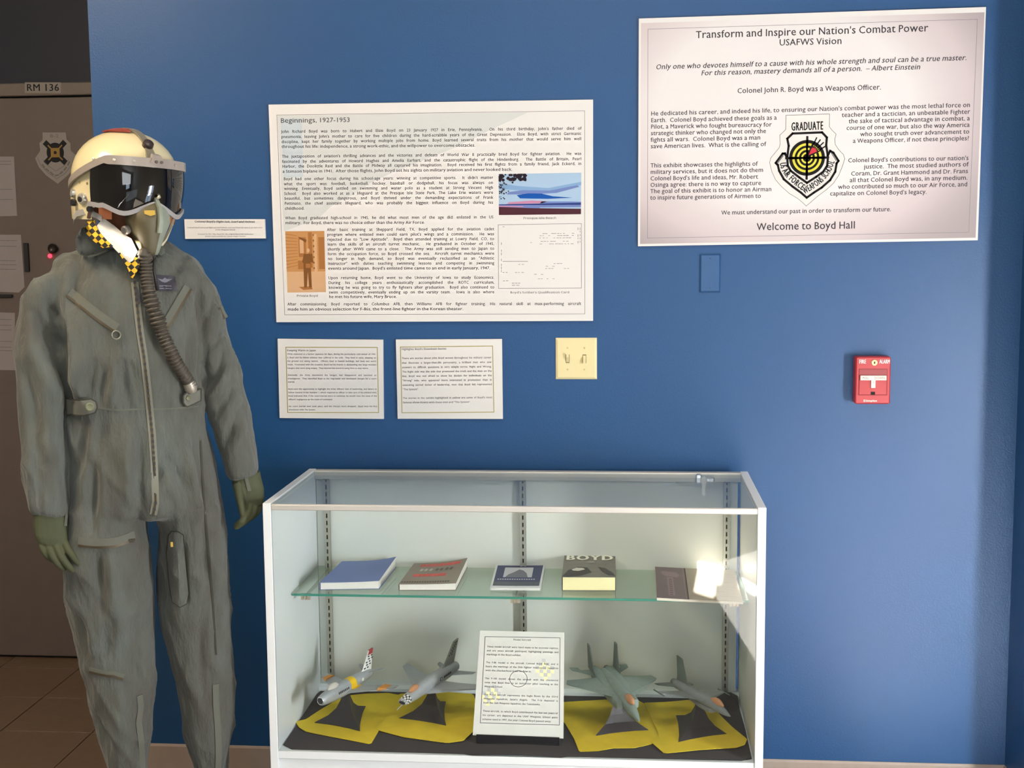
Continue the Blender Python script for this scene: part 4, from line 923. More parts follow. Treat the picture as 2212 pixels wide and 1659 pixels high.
# ---- books on the glass shelf
def book(quad, z1, label, covm, pagem, curl=0.0, name='book', sheetf=None, spine=False, cover_th=0.0007, inset=0.001, z0=SHZ + 0.0004, cat='book', group='books on the glass shelf'):
    FL, FR, BR, BL = [Vector((p[0], p[1], 0)) for p in quad]
    ctr = (FL + FR + BR + BL) / 4
    o = thing(name, label, cat, (ctr.x, ctr.y, z0), group)
    def P(u, v, l=0.0):
        p = FL.lerp(FR, u).lerp(BL.lerp(BR, u), v); p = p.copy()
        p.z = z1 + curl * (max(0, u - 0.35) / 0.65) ** 2 * (0.25 + 0.75 * v) + l; return p
    n = 10
    top = MB(); g = [[P(i / n, j / n, cover_th) for i in range(n + 1)] for j in range(n + 1)]; g2 = [[P(i / n, j / n, 0) for i in range(n + 1)] for j in range(n + 1)]
    vs = [p for r in g for p in r] + [p for r in g2 for p in r]; k = (n + 1) ** 2; fs = []
    for j in range(n):
        for i in range(n):
            a = j * (n + 1) + i; fs += [(a, a + 1, a + n + 2, a + n + 1), (a + k, a + n + 1 + k, a + n + 2 + k, a + 1 + k)]
    for i in range(n):
        a = i; fs.append((a, a + k, a + 1 + k, a + 1)); a = n * (n + 1) + i; fs.append((a, a + 1, a + 1 + k, a + k))
        a = i * (n + 1); fs.append((a, a + n + 1, a + n + 1 + k, a + k)); a = i * (n + 1) + n; fs.append((a, a + k, a + n + 1 + k, a + n + 1))
    top.add(vs, fs); top.build('front_cover', covm, o, smooth='auto')
    pg = MB(); lv = 5; rings = []
    for q in range(lv + 1):
        t = q / lv; row = []
        for (u, v) in ((0.012, 0.01), (0.34, 0.01), (0.67, 0.01), (0.985, 0.01), (0.985, 0.5), (0.985, 0.99), (0.67, 0.99), (0.34, 0.99), (0.012, 0.99)):
            p = P(u, v, -0.0002); p.z = z0 + cover_th + (p.z - z0 - cover_th) * t + (0.0004 * math.sin(q * 2.1) if 0 < q < lv else 0); row.append(p)
        rings.append(row)
    pg.loft(rings, cap=False).build('pages', pagem, o)
    MB().slab([(FL.x, FL.y, z0), (FR.x, FR.y, z0), (BR.x, BR.y, z0), (BL.x, BL.y, z0)], (0, 0, cover_th)).build('back_cover', covm, o)
    sp = MB(); s0, s1 = FL, BL
    sp.slab([(s0.x, s0.y, z0), (s1.x, s1.y, z0), (s1.x, s1.y, z1 + cover_th), (s0.x, s0.y, z1 + cover_th)], ((FR - FL).normalized() * -0.0008)).build('spine', covm, o)
    return o, Sheet(lambda u, v, l: tuple(P(u, v, cover_th + l)), sub=0.09)
PG = mat('page_block', 'ece8e2', rough=0.8, bump=0.2, bscale=900); PGY = mat('yellowed_page_block', 'ece2b0', rough=0.8, bump=0.2, bscale=900)
o, sh = book([(-0.8031, -0.3316, 0.6950), (-0.6468, -0.3141, 0.6950), (-0.6410, -0.0870, 0.6950), (-0.7919, -0.1051, 0.6950)], 0.6950, 'plain blue-grey paperback, leftmost on the glass shelf', mat('blue_book_cover', '6d7fb2', rough=0.6, var=0.05), PG, curl=0.011)
o, sh = book([(-0.5929, -0.3255, 0.6920), (-0.4421, -0.3152, 0.6920), (-0.4404, -0.0755, 0.6920), (-0.5866, -0.1063, 0.6920)], 0.6920, 'grey-brown paperback with red title lines, second from the left on the glass shelf', mat('taupe_book_cover', '8a8075', rough=0.6, var=0.06), PG, curl=0.010)
for v0, u0, u1 in ((0.80, 0.16, 0.90), (0.33, 0.15, 0.74)):
    u = u0; rnd = random.Random(int(v0 * 100))
    while u < u1:
        w_ = rnd.uniform(0.025, 0.05); sh.poly([(u, v0), (u + w_, v0), (u + w_, v0 + 0.12), (u, v0 + 0.12)], 'red', lift=0.0006); u += w_ + rnd.uniform(0.006, 0.02)
for u in (0.2, 0.28, 0.37, 0.48, 0.56, 0.66, 0.74): sh.poly([(u, 0.60), (u + 0.05, 0.58), (u + 0.07, 0.68), (u + 0.02, 0.70)], 'dk' if u > 0.4 else 'lt', lift=0.0006)
u = 0.02
while u < 0.85: sh.poly([(u, 0.06), (u + 0.03, 0.06), (u + 0.03, 0.12), (u, 0.12)], 'dk', lift=0.0006); u += 0.045
sh.done(o, {'red': ('red_title', mat('red_print', 'd8453f')), 'dk': ('cover_print', mat('dark_print', '4e453e')), 'lt': ('cover_print', mat('light_print', 'b9b1a6'))})
o, sh = book([(-0.3522, -0.3103, 0.6820), (-0.2196, -0.3077, 0.6820), (-0.2234, -0.0669, 0.6820), (-0.3601, -0.0687, 0.6820)], 0.6815, 'thin navy booklet with a white border, in the middle of the glass shelf', mat('white_booklet_cover', 'd9dbe2', rough=0.35), PG, curl=0.0015)
sh.poly([(0.035, 0.09), (0.96, 0.09), (0.97, 0.965), (0.035, 0.965)], 'nv'); sh.poly([(0.20, 0.44), (0.78, 0.44), (0.78, 0.87), (0.20, 0.87)], 'lt', lift=0.0006)
sh.poly([(0.24, 0.44), (0.70, 0.44), (0.66, 0.62), (0.58, 0.74), (0.50, 0.78), (0.40, 0.66), (0.30, 0.56)], 'dk', lift=0.0008)
for u in range(16): sh.poly([(0.10 + u * 0.048, 0.335), (0.13 + u * 0.048, 0.335), (0.13 + u * 0.048, 0.375), (0.10 + u * 0.048, 0.375)], 'lt', lift=0.0007)
sh.poly([(0.035, 0.10), (0.96, 0.10), (0.96, 0.25), (0.035, 0.25)], 'gy', lift=0.0006)
sh.done(o, {'nv': ('navy_cover_print', mat('navy_print', '343c63', rough=0.6)), 'lt': ('cover_print', mat('pale_print', 'c3c7d0')), 'dk': ('cover_print', mat('grey_picture', '6f7480')), 'gy': ('cover_print', mat('slate_print', '4d535f'))})
o, sh = book([(-0.1638, -0.3037, 0.7115), (-0.0232, -0.2986, 0.7115), (-0.0267, -0.0663, 0.7115), (-0.1674, -0.0680, 0.7115)], 0.7115, 'thick yellow-paged book with white capital letters across its top', mat('grey_photo_cover', '76746c', rough=0.6, var=0.10, vscale=30), PGY)
sh.text((0.02, 0.76), (0.97, 0.76), 'BOYD', 0.21, key='wh', font='heavy', lift=0.0010)
sh.poly([(0.0, 0.02), (0.10, 0.30), (0.28, 0.45), (0.46, 0.42), (0.55, 0.20), (0.35, 0.06), (0.12, 0.0)], 'dk'); sh.poly([(0.66, 0.46), (0.80, 0.40), (0.94, 0.20), (0.99, 0.05), (0.86, 0.08), (0.74, 0.24)], 'dk')
sh.poly([(0.16, 0.32), (0.25, 0.40), (0.38, 0.39), (0.42, 0.33), (0.30, 0.26), (0.20, 0.27)], 'lt', lift=0.0007); sh.poly([(0.42, 0.66), (0.50, 0.72), (0.58, 0.71), (0.62, 0.66), (0.52, 0.62)], 'gy', lift=0.0007)
sh.done(o, {'wh': ('white_title', mat('title_white', 'f2f0e4'), 'white capital letters across the cover'), 'dk': ('cover_picture', mat('photo_dark', '3a3936')), 'lt': ('cover_picture', mat('photo_light', 'c6c4bb')), 'gy': ('cover_picture', mat('photo_mid', '8f8d85'))})
# open folder with a maroon front at the right end
mar = mat('maroon_cover', '5c454c', rough=0.35, var=0.08, vscale=40); drift = mat('driftwood_cover', '9a8f80', rough=0.5, var=0.12, vscale=30, stretch=(1, 8, 1))
qa = [(0.0812, -0.3827, 0.6830), (0.1624, -0.3953, 0.6830), (0.1659, -0.0865, 0.6830), (0.0836, -0.0730, 0.6830)]
qb = [(0.1624, -0.3953, 0.6830), (0.2956, -0.4068, 0.6830), (0.2991, -0.0971, 0.6830), (0.1659, -0.0865, 0.6830)]
ctr = Vector((sum(p[0] for p in qa + qb) / 8, sum(p[1] for p in qa + qb) / 8, SHZ))
o = thing('open_book', 'open book with maroon front and driftwood-grey back, rightmost on the shelf', 'book', ctr, 'books on the glass shelf')
MB().slab([(p[0], p[1], 0.6828) for p in qa], (0, 0, 0.0008)).build('maroon_front_cover', mar, o)
MB().slab([(p[0], p[1], 0.6828) for p in qb], (0, 0, 0.0008)).build('back_cover', drift, o, label='driftwood-grey back cover')
MB().slab([(p[0], p[1], SHZ + 0.0004) for p in (qa[0], qb[1], qb[2], qa[3])], (0, 0, 0.0068)).build('pages', mat('cream_pages', 'd9d2c4', rough=0.8), o)
def Pm(u, v, l=0):
    a = [Vector((p[0], p[1], 0.6836)) for p in qa]; return tuple(a[0].lerp(a[1], u).lerp(a[3].lerp(a[2], u), v) + Vector((0, 0, l)))
sh = Sheet(lambda u, v, l: Pm(u, v, l))
sh.poly([(0.22, 0.86), (0.70, 0.83), (0.78, 0.74), (0.70, 0.66), (0.30, 0.70), (0.18, 0.78)], 'lt'); sh.poly([(0.36, 0.66), (0.56, 0.66), (0.58, 0.08), (0.38, 0.08)], 'lt')
for i in range(9): sh.poly([(0.42, 0.60 - i * 0.06), (0.52, 0.60 - i * 0.06), (0.52, 0.57 - i * 0.06), (0.42, 0.57 - i * 0.06)], 'md', lift=0.0006)
sh.poly([(0.90, 0.0), (0.925, 0.0), (0.925, 1.0), (0.90, 1.0)], 'lt'); sh.poly([(0.96, 0.0), (0.995, 0.0), (0.995, 1.0), (0.96, 1.0)], 'dk')
sh.done(o, {'lt': ('cover_print', mat('faded_print', '8d7a7e')), 'md': ('cover_print', mat('faded_print_dark', '6e5a60')), 'dk': ('spine_crease', mat('spine_dark', '3b2c31'))})

# ---- model aircraft, 1:48 or so, each on a black three-cornered stand
SIL = mat('silver_model_paint', 'a5a9ad', rough=0.4, metal=0.2, var=0.06, vscale=2)
def sect(x, zc, w, h, n=16, e=2.2):
    r = []
    for j in range(n):
        a = 2 * math.pi * j / n; c, s = math.cos(a), math.sin(a)
        r.append((x, math.copysign(abs(c) ** (2 / e), c) * w, zc + math.copysign(abs(s) ** (2 / e), s) * h))
    return r
def plane(name, label, loc, yaw, pitch, roll, sc):
    R = Matrix.Rotation(yaw, 4, 'Z') @ Matrix.Rotation(pitch, 4, 'Y') @ Matrix.Rotation(roll, 4, 'X')
    return thing(name, label, 'model airplane', loc, 'model jets in the showcase', scale=sc, rot=R.to_euler())
def fuse(root, S, m, name='fuselage', n=16, e=2.2):
    return MB().loft([sect(*s, n=n, e=e) for s in S]).build(name, m, root, smooth='auto', local=True)
def surf_h(root, name, pts, z0, z1, th, m, mirror=True, y0=None):
    """horizontal surface: pts (x, y) for the port side; z rises from z0 to z1 outboard"""
    ys = [p[1] for p in pts]; a, b = min(ys), max(ys); out = []
    for s in ((1, -1) if mirror else (1,)):
        zz = lambda y: z0 + (z1 - z0) * (y - a) / (b - a)
        tt = lambda y: th * (1 - 0.6 * (y - a) / (b - a))
        cx_ = sum(p[0] for p in pts) / len(pts)
        rings = [[(x, s * y, zz(y)) for x, y in pts], [(cx_ + (x - cx_) * 0.80, s * y, zz(y) + tt(y)) for x, y in pts]]
        rings2 = [[(cx_ + (x - cx_) * 0.80, s * y, zz(y) - tt(y)) for x, y in pts], [(x, s * y, zz(y)) for x, y in pts]]
        mb = MB().loft(rings2 + [rings[1]]); out.append(mb.build(name, m, root, local=True))
    return out
def surf_v(root, name, pts, y, th, m, lean=0.0):
    zs = [p[1] for p in pts]; a = min(zs); cx_ = sum(p[0] for p in pts) / len(pts)
    Y = lambda z: y + lean * (z - a)
    mb = MB().loft([[(cx_ + (x - cx_) * .85, Y(z) - th, z) for x, z in pts], [(x, Y(z), z) for x, z in pts], [(cx_ + (x - cx_) * .85, Y(z) + th, z) for x, z in pts]])
    return mb.build(name, m, root, local=True)
STAND = mat('black_stand', '2c282b', rough=0.5, var=0.1, vscale=80)
def stand(root, corners, top, tip=0.006):
    C3 = [Vector((c[0], c[1], yz + 0.0022)) for c in corners]; ctr = (C3[0] + C3[1] + C3[2]) / 3; top = Vector(top)
    def ringp(k, c, s, z, bulge=0.10):
        out = []
        for i in range(3):
            a, b = C3[i], C3[(i + 1) % 3]; m_ = (a + b) / 2; m_ = m_.lerp(ctr, bulge)
            for p in (a, a.lerp(m_, 0.5).lerp(ctr, 0.04), m_, b.lerp(m_, 0.5).lerp(ctr, 0.04)):
                q = c + (p - ctr) * s; out.append((q.x, q.y, z))
        return out
    z0 = C3[0].z; H = top.z - z0; cc = ctr.lerp(Vector((top.x, top.y, 0)), 0.5); cc.z = 0; tt = Vector((top.x, top.y, 0)); c0 = Vector((ctr.x, ctr.y, 0)); ctr.z = 0
    for c in C3: c.z = 0
    mb = MB().loft([ringp(0, c0, 1, z0), ringp(0, c0, 1, z0 + 0.002), ringp(0, c0.lerp(tt, 0.45), 0.58, z0 + H * 0.24), ringp(0, c0.lerp(tt, 0.8), 0.34, z0 + H * 0.46, 0.05), ringp(0, tt, 0.19, z0 + H * 0.75, 0.0), ringp(0, tt, 0.14, top.z, 0.0)])
    # plate: keep the outer triangle flat
    return mb.build('stand', STAND, root)
def canopy(root, x, z, lx, w, h, m):
    mb = MB(); rings = []
    for i in range(9):
        t = i / 8; a = math.sin(math.pi * min(max(t, 0.02), 0.98)); rings.append(sect(x + lx * (0.5 - t), z + 0.02, w * a ** 0.6, h * a ** 0.7, n=12, e=2))
    return mb.loft(rings).build('canopy', m, root, smooth=True, local=True)
def band(root, name, S, x0, x1, m, k=1.03):
    """paint band: a thin sleeve around the fuselage between two stations"""
    def at(x):
        for a, b in zip(S, S[1:]):
            if a[0] >= x >= b[0]:
                t = (a[0] - x) / (a[0] - b[0]); return (x, *[a[i] + (b[i] - a[i]) * t for i in (1, 2, 3)])
    R = [];
    for i in range(4):
        q = at(x0 + (x1 - x0) * i / 3); R.append(sect(q[0], q[1], q[2] * k, q[3] * k))
    return MB().loft(R, cap=False).build(name, m, root, smooth=True, local=True)
ORG = mat('orange_model_paint', 'd08a35', rough=0.5); YLW = mat('yellow_model_paint', 'e2b91c', rough=0.45); BLK = mat('model_black', '2a2b2e', rough=0.5); WHT = mat('model_white', 'e2e2df', rough=0.5); CAN = mat('canopy_glassy', 'c2bdb4', rough=0.1, spec=0.8); CANO = mat('canopy_amber', 'b98460', rough=0.2)
def marks(root, items, m, name='markings'):
    mb = MB()
    for (x0, z0, x1, z1, y) in items: mb.box((min(x0, x1), y - 0.02, z0), (max(x0, x1), y + 0.02, z1))
    return mb.build(name, m, root, local=True, kind='stuff')
# 1 straight-nosed silver jet with yellow band
r1 = plane('model_airplane', 'silver swept-wing model jet with a yellow band and orange wingtip stripes', (-0.7341, -0.3371, 0.416), -1.97, 0.0104, 0.0106, 0.0213)
S = [(5.62, 0, .46, .46), (5.5, 0, .56, .60), (4.6, 0.02, .68, .76), (3.0, 0.06, .78, .92), (1.0, 0.05, .82, .95), (-1.0, 0.05, .80, .92), (-3.0, 0.15, .66, .74), (-4.4, 0.2, .52, .58), (-5.0, 0.22, .44, .46)]
fuse(r1, S, SIL); MB().loft([sect(5.66, 0, .40, .40), sect(5.50, 0, .36, .36)]).build('air_intake', BLK, r1, local=True)
MB().loft([sect(5.60, 0, .47, .47), sect(5.68, 0, .44, .44), sect(5.66, 0, .38, .38), sect(5.58, 0, .38, .38)], cap=False).build('intake_lip', mat('polished_lip', 'dfe2e6', rough=0.12, metal=0.9), r1, smooth=True, local=True)
band(r1, 'yellow_band', S, 0.2, -1.0, YLW, 1.035); canopy(r1, 2.9, .82, 2.3, .42, .62, CAN)
surf_h(r1, 'wing', [(1.6, .5), (-2.0, 5.5), (-2.6, 5.65), (-3.3, 5.55), (-1.7, .5)], -.35, -.10, .16, SIL)
surf_h(r1, 'wing_stripe', [(-0.80, 3.9), (-1.45, 4.8), (-2.95, 4.8), (-2.75, 3.9)], -.185, -.135, .24, ORG)
surf_h(r1, 'wing_root_patch', [(0.4, .75), (-0.4, 1.6), (-1.75, 1.6), (-1.75, .75)], -.335, -.29, .20, YLW)
surf_h(r1, 'tailplane', [(-3.9, .3), (-5.3, 1.85), (-5.9, 1.9), (-5.0, .3)], .55, .85, .08, SIL)
f = surf_v(r1, 'tail_fin', [(-2.6, .6), (-3.4, 1.0), (-4.9, 3.1), (-5.8, 3.2), (-5.4, .6)], 0, .09, WHT)
mb = MB()
for i in range(5):
    z = 1.0 + i * 0.33; x = -3.45 - i * 0.235 * 1.0
    mb.box((x - 0.55 - (i % 2) * .3, -.10, z), (x - 0.15 - (i % 2) * .3, .10, z + .17)); mb.box((x - 1.2 - (i % 2) * .3, -.10, z), (x - 0.85 - (i % 2) * .3, .10, z + .17))
mb.build('fin_stripes', BLK, f, local=True, kind='stuff')
MB().loft([[(-4.55, s, 2.58), (-5.62, s, 2.58), (-5.82, s, 3.22), (-4.95, s, 3.15)] for s in (-.1, .1)]).build('fin_tip', mat('red_fin_tip', 'a03a3c', rough=0.5), f, local=True, label='red upper end of the fin')
marks(r1, [(2.9 - i * 0.33, .02, 2.70 - i * 0.33, .30, -.80) for i in range(7)] + [(2.9 - i * 0.33, .02, 2.70 - i * 0.33, .30, .80) for i in range(7)], BLK)
marks(r1, [(-2.2, .05, -2.6, .4, .72), (-2.2, .05, -2.6, .4, -.72)], WHT, 'insignia')
stand(r1, [(-0.8206, -0.3524, 0.3185), (-0.6886, -0.4026, 0.3185), (-0.7093, -0.2256, 0.3185)], (-0.7360, -0.335, 0.402))
# 2 checkered nose
r2 = plane('model_airplane', 'silver-grey model jet with a black and white checkered nose', (-0.5198, -0.2889, 0.4121), -1.9427, 0.0343, -0.1155, 0.0206)
S = [(7.0, -.05, .50, .26), (6.8, -.03, .60, .38), (5.6, 0, .66, .62), (4.0, .05, .72, .80), (1.5, .08, .80, .92), (-1.5, .08, .86, .95), (-4.0, .05, .84, .88), (-6.2, 0, .72, .74), (-6.9, 0, .62, .64)]
fuse(r2, S, SIL); MB().loft([sect(7.03, -.05, .42, .19), sect(6.9, -.05, .4, .18)]).build('air_intake', BLK, r2, local=True)
mb1, mb2 = MB(), MB()
for i in range(4):
    xa, xb = 6.98 - i * .30, 6.98 - (i + 1) * .30
    def at(x):
        for a, b in zip(S, S[1:]):
            if a[0] >= x >= b[0]:
                t = (a[0] - x) / (a[0] - b[0]); return (x, *[(a[q] + (b[q] - a[q]) * t) * (1.03 if q > 1 else 1) for q in (1, 2, 3)])
    A, B = sect(*at(xa)), sect(*at(xb))
    for j in range(16):
        (mb1 if (i + j // 1) % 2 else mb2).add([A[j], A[(j + 1) % 16], B[(j + 1) % 16], B[j]], [(0, 1, 2, 3)])
mb1.build('nose_checks', BLK, r2, local=True, fix=False, kind='stuff'); mb2.build('nose_checks', WHT, r2, local=True, fix=False, kind='stuff')
MB().tube([(6.9, 0, -.3), (8.2, 0, -.55)], .05, 8).build('nose_probe', SIL, r2, local=True)
canopy(r2, 4.2, .80, 2.4, .40, .50, CANO)
surf_h(r2, 'wing', [(2.6, .6), (-2.6, 5.4), (-3.2, 5.9), (-4.4, 5.9), (-3.0, 2.6), (-2.2, .6)], -.4, -.3, .14, SIL)
surf_h(r2, 'tailplane', [(-4.6, .5), (-6.9, 2.7), (-7.7, 2.8), (-6.4, .5)], -.45, -.45, .08, SIL)
f = surf_v(r2, 'tail_fin', [(-2.2, .8), (-3.2, 1.0), (-6.0, 3.8), (-7.2, 3.9), (-6.4, .8)], 0, .10, mat('grey_fin', '85867f', rough=0.5))
mb = MB()
for i in range(6): mb.box((-4.9 - i * .28, -.11, 2.1 + i * .28), (-4.6 - i * .28, .11, 2.3 + i * .28)); mb.box((-5.5 - i * .24, -.11, 2.1 + i * .28), (-5.2 - i * .24, .11, 2.3 + i * .28))
mb.build('fin_checks', BLK, f, local=True, kind='stuff')
marks(r2, [(-1.2, .1, -1.7, .5, .86), (-1.2, .1, -1.7, .5, -.86)] + [(-2.2 - i * .4, .15, -2.45 - i * .4, .45, .86) for i in range(5)], BLK)
marks(r2, [(-1.3, .2, -1.6, .4, .88), (-1.3, .2, -1.6, .4, -.88)], WHT, 'insignia')
stand(r2, [(-0.6018, -0.3086, 0.3185), (-0.4678, -0.3564, 0.3185), (-0.4938, -0.1766, 0.3185)], (-0.5140, -0.282, 0.396))
# 3 twin tails
GRN = mat('grey_green_model_paint', '7d8c87', rough=0.5, var=0.07, vscale=1.5); GRD = mat('dark_grey_model_paint', '656e6b', rough=0.5)
r3 = plane('model_airplane', 'grey-green twin-tailed model jet', (-0.0184, -0.3266, 0.4149), -1.2664, 0.0412, -0.0219, 0.0189)
fuse(r3, [(9.75, -.35, .03, .03), (9.2, -.32, .22, .22), (8.0, -.2, .48, .50), (6.5, -.05, .68, .72), (5.0, .15, .80, .92), (3.0, .35, .95, .85), (0.5, .40, .95, .62), (-3, .42, .9, .5), (-7.2, .35, .5, .32)], GRN)
for s in (1, -1):
    MB().loft([sect(x, z, w, h, e=4) if True else None for x, z, w, h in ((4.6, -.05, .42, .62), (3.0, -.15, .62, .72), (0.5, -.1, .78, .72), (-3, 0, .85, .72), (-6.5, 0, .78, .68), (-7.9, 0, .66, .62))]).xform(Matrix.Translation((0, s * 1.12, 0))).build('engine_body', GRN, r3, smooth='auto', local=True)
    MB().loft([sect(-7.7, 0, .62, .60), sect(-8.7, 0, .46, .46), sect(-8.65, 0, .38, .38), sect(-8.0, 0, .40, .40)]).xform(Matrix.Translation((0, s * .95, 0))).build('exhaust_nozzle', GRD, r3, smooth='auto', local=True)
    surf_v(r3, 'tail_fin', [(-4.6, .5), (-5.4, .9), (-7.5, 3.8), (-8.8, 3.95), (-8.4, .5)], s * 1.85, .09, GRD, lean=s * 0.05)
    MB().lathe((-8.0, s * 2.02, 3.95), (1, 0, 0), [(.02, -.7), (.13, -.3), (.13, .4), (.02, .8)], 8).build('fin_pod', GRN, r3, smooth=True, local=True)
surf_h(r3, 'wing', [(3.4, 1.2), (-2.2, 6.2), (-2.9, 6.55), (-4.1, 6.2), (-4.3, 1.2)], .45, .35, .14, GRN)
surf_h(r3, 'tailplane', [(-5.8, 1.6), (-8.5, 4.2), (-9.8, 4.3), (-9.6, 3.2), (-8.4, 3.0), (-8.2, 1.6)], 0, 0, .09, GRN)
canopy(r3, 5.4, .98, 3.4, .52, .60, CANO)
stand(r3, [(-0.0742, -0.3953, 0.3185), (0.0606, -0.3488, 0.3185), (-0.0145, -0.1790, 0.3185)], (-0.0184, -0.322, 0.400))
# 4 single tail, delta
GRY = mat('mid_grey_model_paint', '7f8588', rough=0.5, var=0.07, vscale=1.5)
r4 = plane('model_airplane', 'mid-grey single-tailed model jet with a belly intake, rightmost', (0.194, -0.342, 0.409), -1.1045, -0.0331, -0.127, 0.0202)
fuse(r4, [(7.5, -.2, .03, .03), (6.9, -.18, .20, .22), (5.8, -.08, .38, .42), (4.4, .02, .52, .60), (2.6, .08, .72, .66), (0.5, .1, .95, .60), (-2, .1, .95, .58), (-4.5, .05, .78, .60), (-6.2, 0, .60, .58)], GRY)
MB().loft([sect(x, z, w, h, e=3) for x, z, w, h in ((3.2, -.75, .50, .30), (2.4, -.80, .55, .36), (0.5, -.70, .62, .42), (-2.0, -.45, .60, .45), (-4.5, -.2, .50, .4))]).build('belly_intake', GRY, r4, smooth='auto', local=True)
MB().loft([sect(-6.1, 0, .56, .56), sect(-7.1, 0, .44, .44), sect(-7.05, 0, .36, .36), sect(-6.4, 0, .36, .36)]).build('exhaust_nozzle', GRD, r4, smooth='auto', local=True)
surf_h(r4, 'wing', [(1.3, .8), (-1.7, 4.6), (-1.8, 4.75), (-2.8, 4.7), (-2.9, .8)], 0, 0, .10, GRY)
surf_h(r4, 'wing_strake', [(4.2, .4), (2.6, .75), (1.2, 1.05), (.2, 1.2), (.2, .4)], .05, .02, .06, GRY)
surf_h(r4, 'tailplane', [(-4.5, .6), (-6.4, 2.7), (-7.3, 2.75), (-6.9, .6)], -.05, -.25, .07, GRD)
surf_v(r4, 'tail_fin', [(-2.0, .6), (-3.4, .95), (-5.4, 3.5), (-6.9, 3.65), (-6.2, 1.0), (-6.3, .5)], 0, .09, GRD)
for s in (1, -1): MB().lathe((-2.2, s * 4.8, 0), (1, 0, 0), [(.02, -1.5), (.10, -1.3), (.10, 1.3), (.01, 1.7)], 8).build('wingtip_missile', GRD, r4, smooth=True, local=True)
canopy(r4, 4.1, .52, 3.2, .42, .58, CANO)
stand(r4, [(0.1352, -0.4281, 0.3185), (0.2620, -0.3645, 0.3185), (0.1365, -0.2422, 0.3185)], (0.190, -0.336, 0.394))
# ------------------------------------------------------------------ the dressed mannequin
MROT = math.radians(21.0)
man = thing('mannequin', 'mannequin in a sage green flight suit with cream pilot helmet and dark visor', 'mannequin', (-1.20, -0.52, 0.0), rotz=MROT)
SAGE = bpy.data.materials.new('sage_cotton'); SAGE.use_nodes = True
nt = SAGE.node_tree; N = nt.nodes; L = nt.links; b = N['Principled BSDF']; b.inputs['Roughness'].default_value = 0.9; b.inputs['Sheen Weight'].default_value = 0.15
tc = N.new('ShaderNodeTexCoord'); n1 = N.new('ShaderNodeTexNoise'); n1.inputs['Scale'].default_value = 5.5; n1.inputs['Detail'].default_value = 6; n1.inputs['Roughness'].default_value = 0.6
mp = N.new('ShaderNodeMapping'); mp.inputs['Scale'].default_value = (1.6, 1.6, 0.55)
rp = N.new('ShaderNodeValToRGB'); rp.color_ramp.elements[0].position = 0.30; rp.color_ramp.elements[1].position = 0.72
rp.color_ramp.elements[0].color = (*lin('494740'), 1); rp.color_ramp.elements[1].color = (*lin('5d635f'), 1); e_ = rp.color_ramp.elements.new(0.5); e_.color = (*lin('52554f'), 1)
L.new(tc.outputs['Object'], mp.inputs['Vector']); L.new(mp.outputs['Vector'], n1.inputs['Vector']); L.new(n1.outputs['Fac'], rp.inputs['Fac']); L.new(rp.outputs['Color'], b.inputs['Base Color'])
n2 = N.new('ShaderNodeTexNoise'); n2.inputs['Scale'].default_value = 520; bp_ = N.new('ShaderNodeBump'); bp_.inputs['Strength'].default_value = 0.35; bp_.inputs['Distance'].default_value = 0.001
n3 = N.new('ShaderNodeTexNoise'); n3.inputs['Scale'].default_value = 22; n3.inputs['Detail'].default_value = 4; bp2 = N.new('ShaderNodeBump'); bp2.inputs['Strength'].default_value = 0.6; bp2.inputs['Distance'].default_value = 0.025
mp2 = N.new('ShaderNodeMapping'); mp2.inputs['Scale'].default_value = (1.5, 1.5, 0.5)
L.new(tc.outputs['Object'], n2.inputs['Vector']); L.new(tc.outputs['Object'], mp2.inputs['Vector']); L.new(mp2.outputs['Vector'], n3.inputs['Vector'])
L.new(n3.outputs['Fac'], bp2.inputs['Height']); L.new(n2.outputs['Fac'], bp_.inputs['Height']); L.new(bp2.outputs['Normal'], bp_.inputs['Normal']); L.new(bp_.outputs['Normal'], b.inputs['Normal'])
SAGE2 = mat('sage_seam', '5e6057', rough=0.9, bump=0.3, bscale=400); ZIPM = mat('brass_zipper', '4d4433', rough=0.5, metal=0.4); TAPE = mat('zipper_tape', '7c7c70', rough=0.9)
def ell(X, Y, Z, a, b, n=28, e=2.3, sx=0.0, tilt=0.0):
    r = []
    for j in range(n):
        t = 2 * math.pi * j / n; c, s = math.cos(t), math.sin(t)
        r.append((X + math.copysign(abs(c) ** (2 / e), c) * a, Y + math.copysign(abs(s) ** (2 / e), s) * b, Z + tilt * c * a))
    return r
suit = MB()
# torso: (centre x, half width, z), half depth, y
T_ = [((-0.0056, 0.0629, 1.6037), .048, .015), ((-0.0124, 0.0846, 1.5903), .056, .016), ((-0.0168, 0.1127, 1.5769), .066, .017), ((-0.0190, 0.1388, 1.5634), .078, .016), ((-0.0190, 0.1649, 1.5454), .090, .012), ((-0.0143, 0.1793, 1.5182), .100, .008), ((-0.0121, 0.1791, 1.4786), .112, .004), ((-0.0119, 0.1774, 1.4048), .124, 0), ((-0.0114, 0.1725, 1.3133), .124, 0), ((-0.0109, 0.1665, 1.2213), .116, 0),
      ((-0.0103, 0.1634, 1.1820), .110, 0), ((-0.0063, 0.1661, 1.1168), .124, .004), ((0.0002, 0.1746, 1.0231), .136, .010), ((0.0038, 0.1824, 0.9524), .138, .014), ((0.0039, 0.1814, 0.9288), .128, .014), ((0.0064, 0.1281, 0.9145), .100, .014)]
suit.loft([ell(t[0], y, t[2], t[1], bb, e=2.4) for t, bb, y in reversed(T_)])
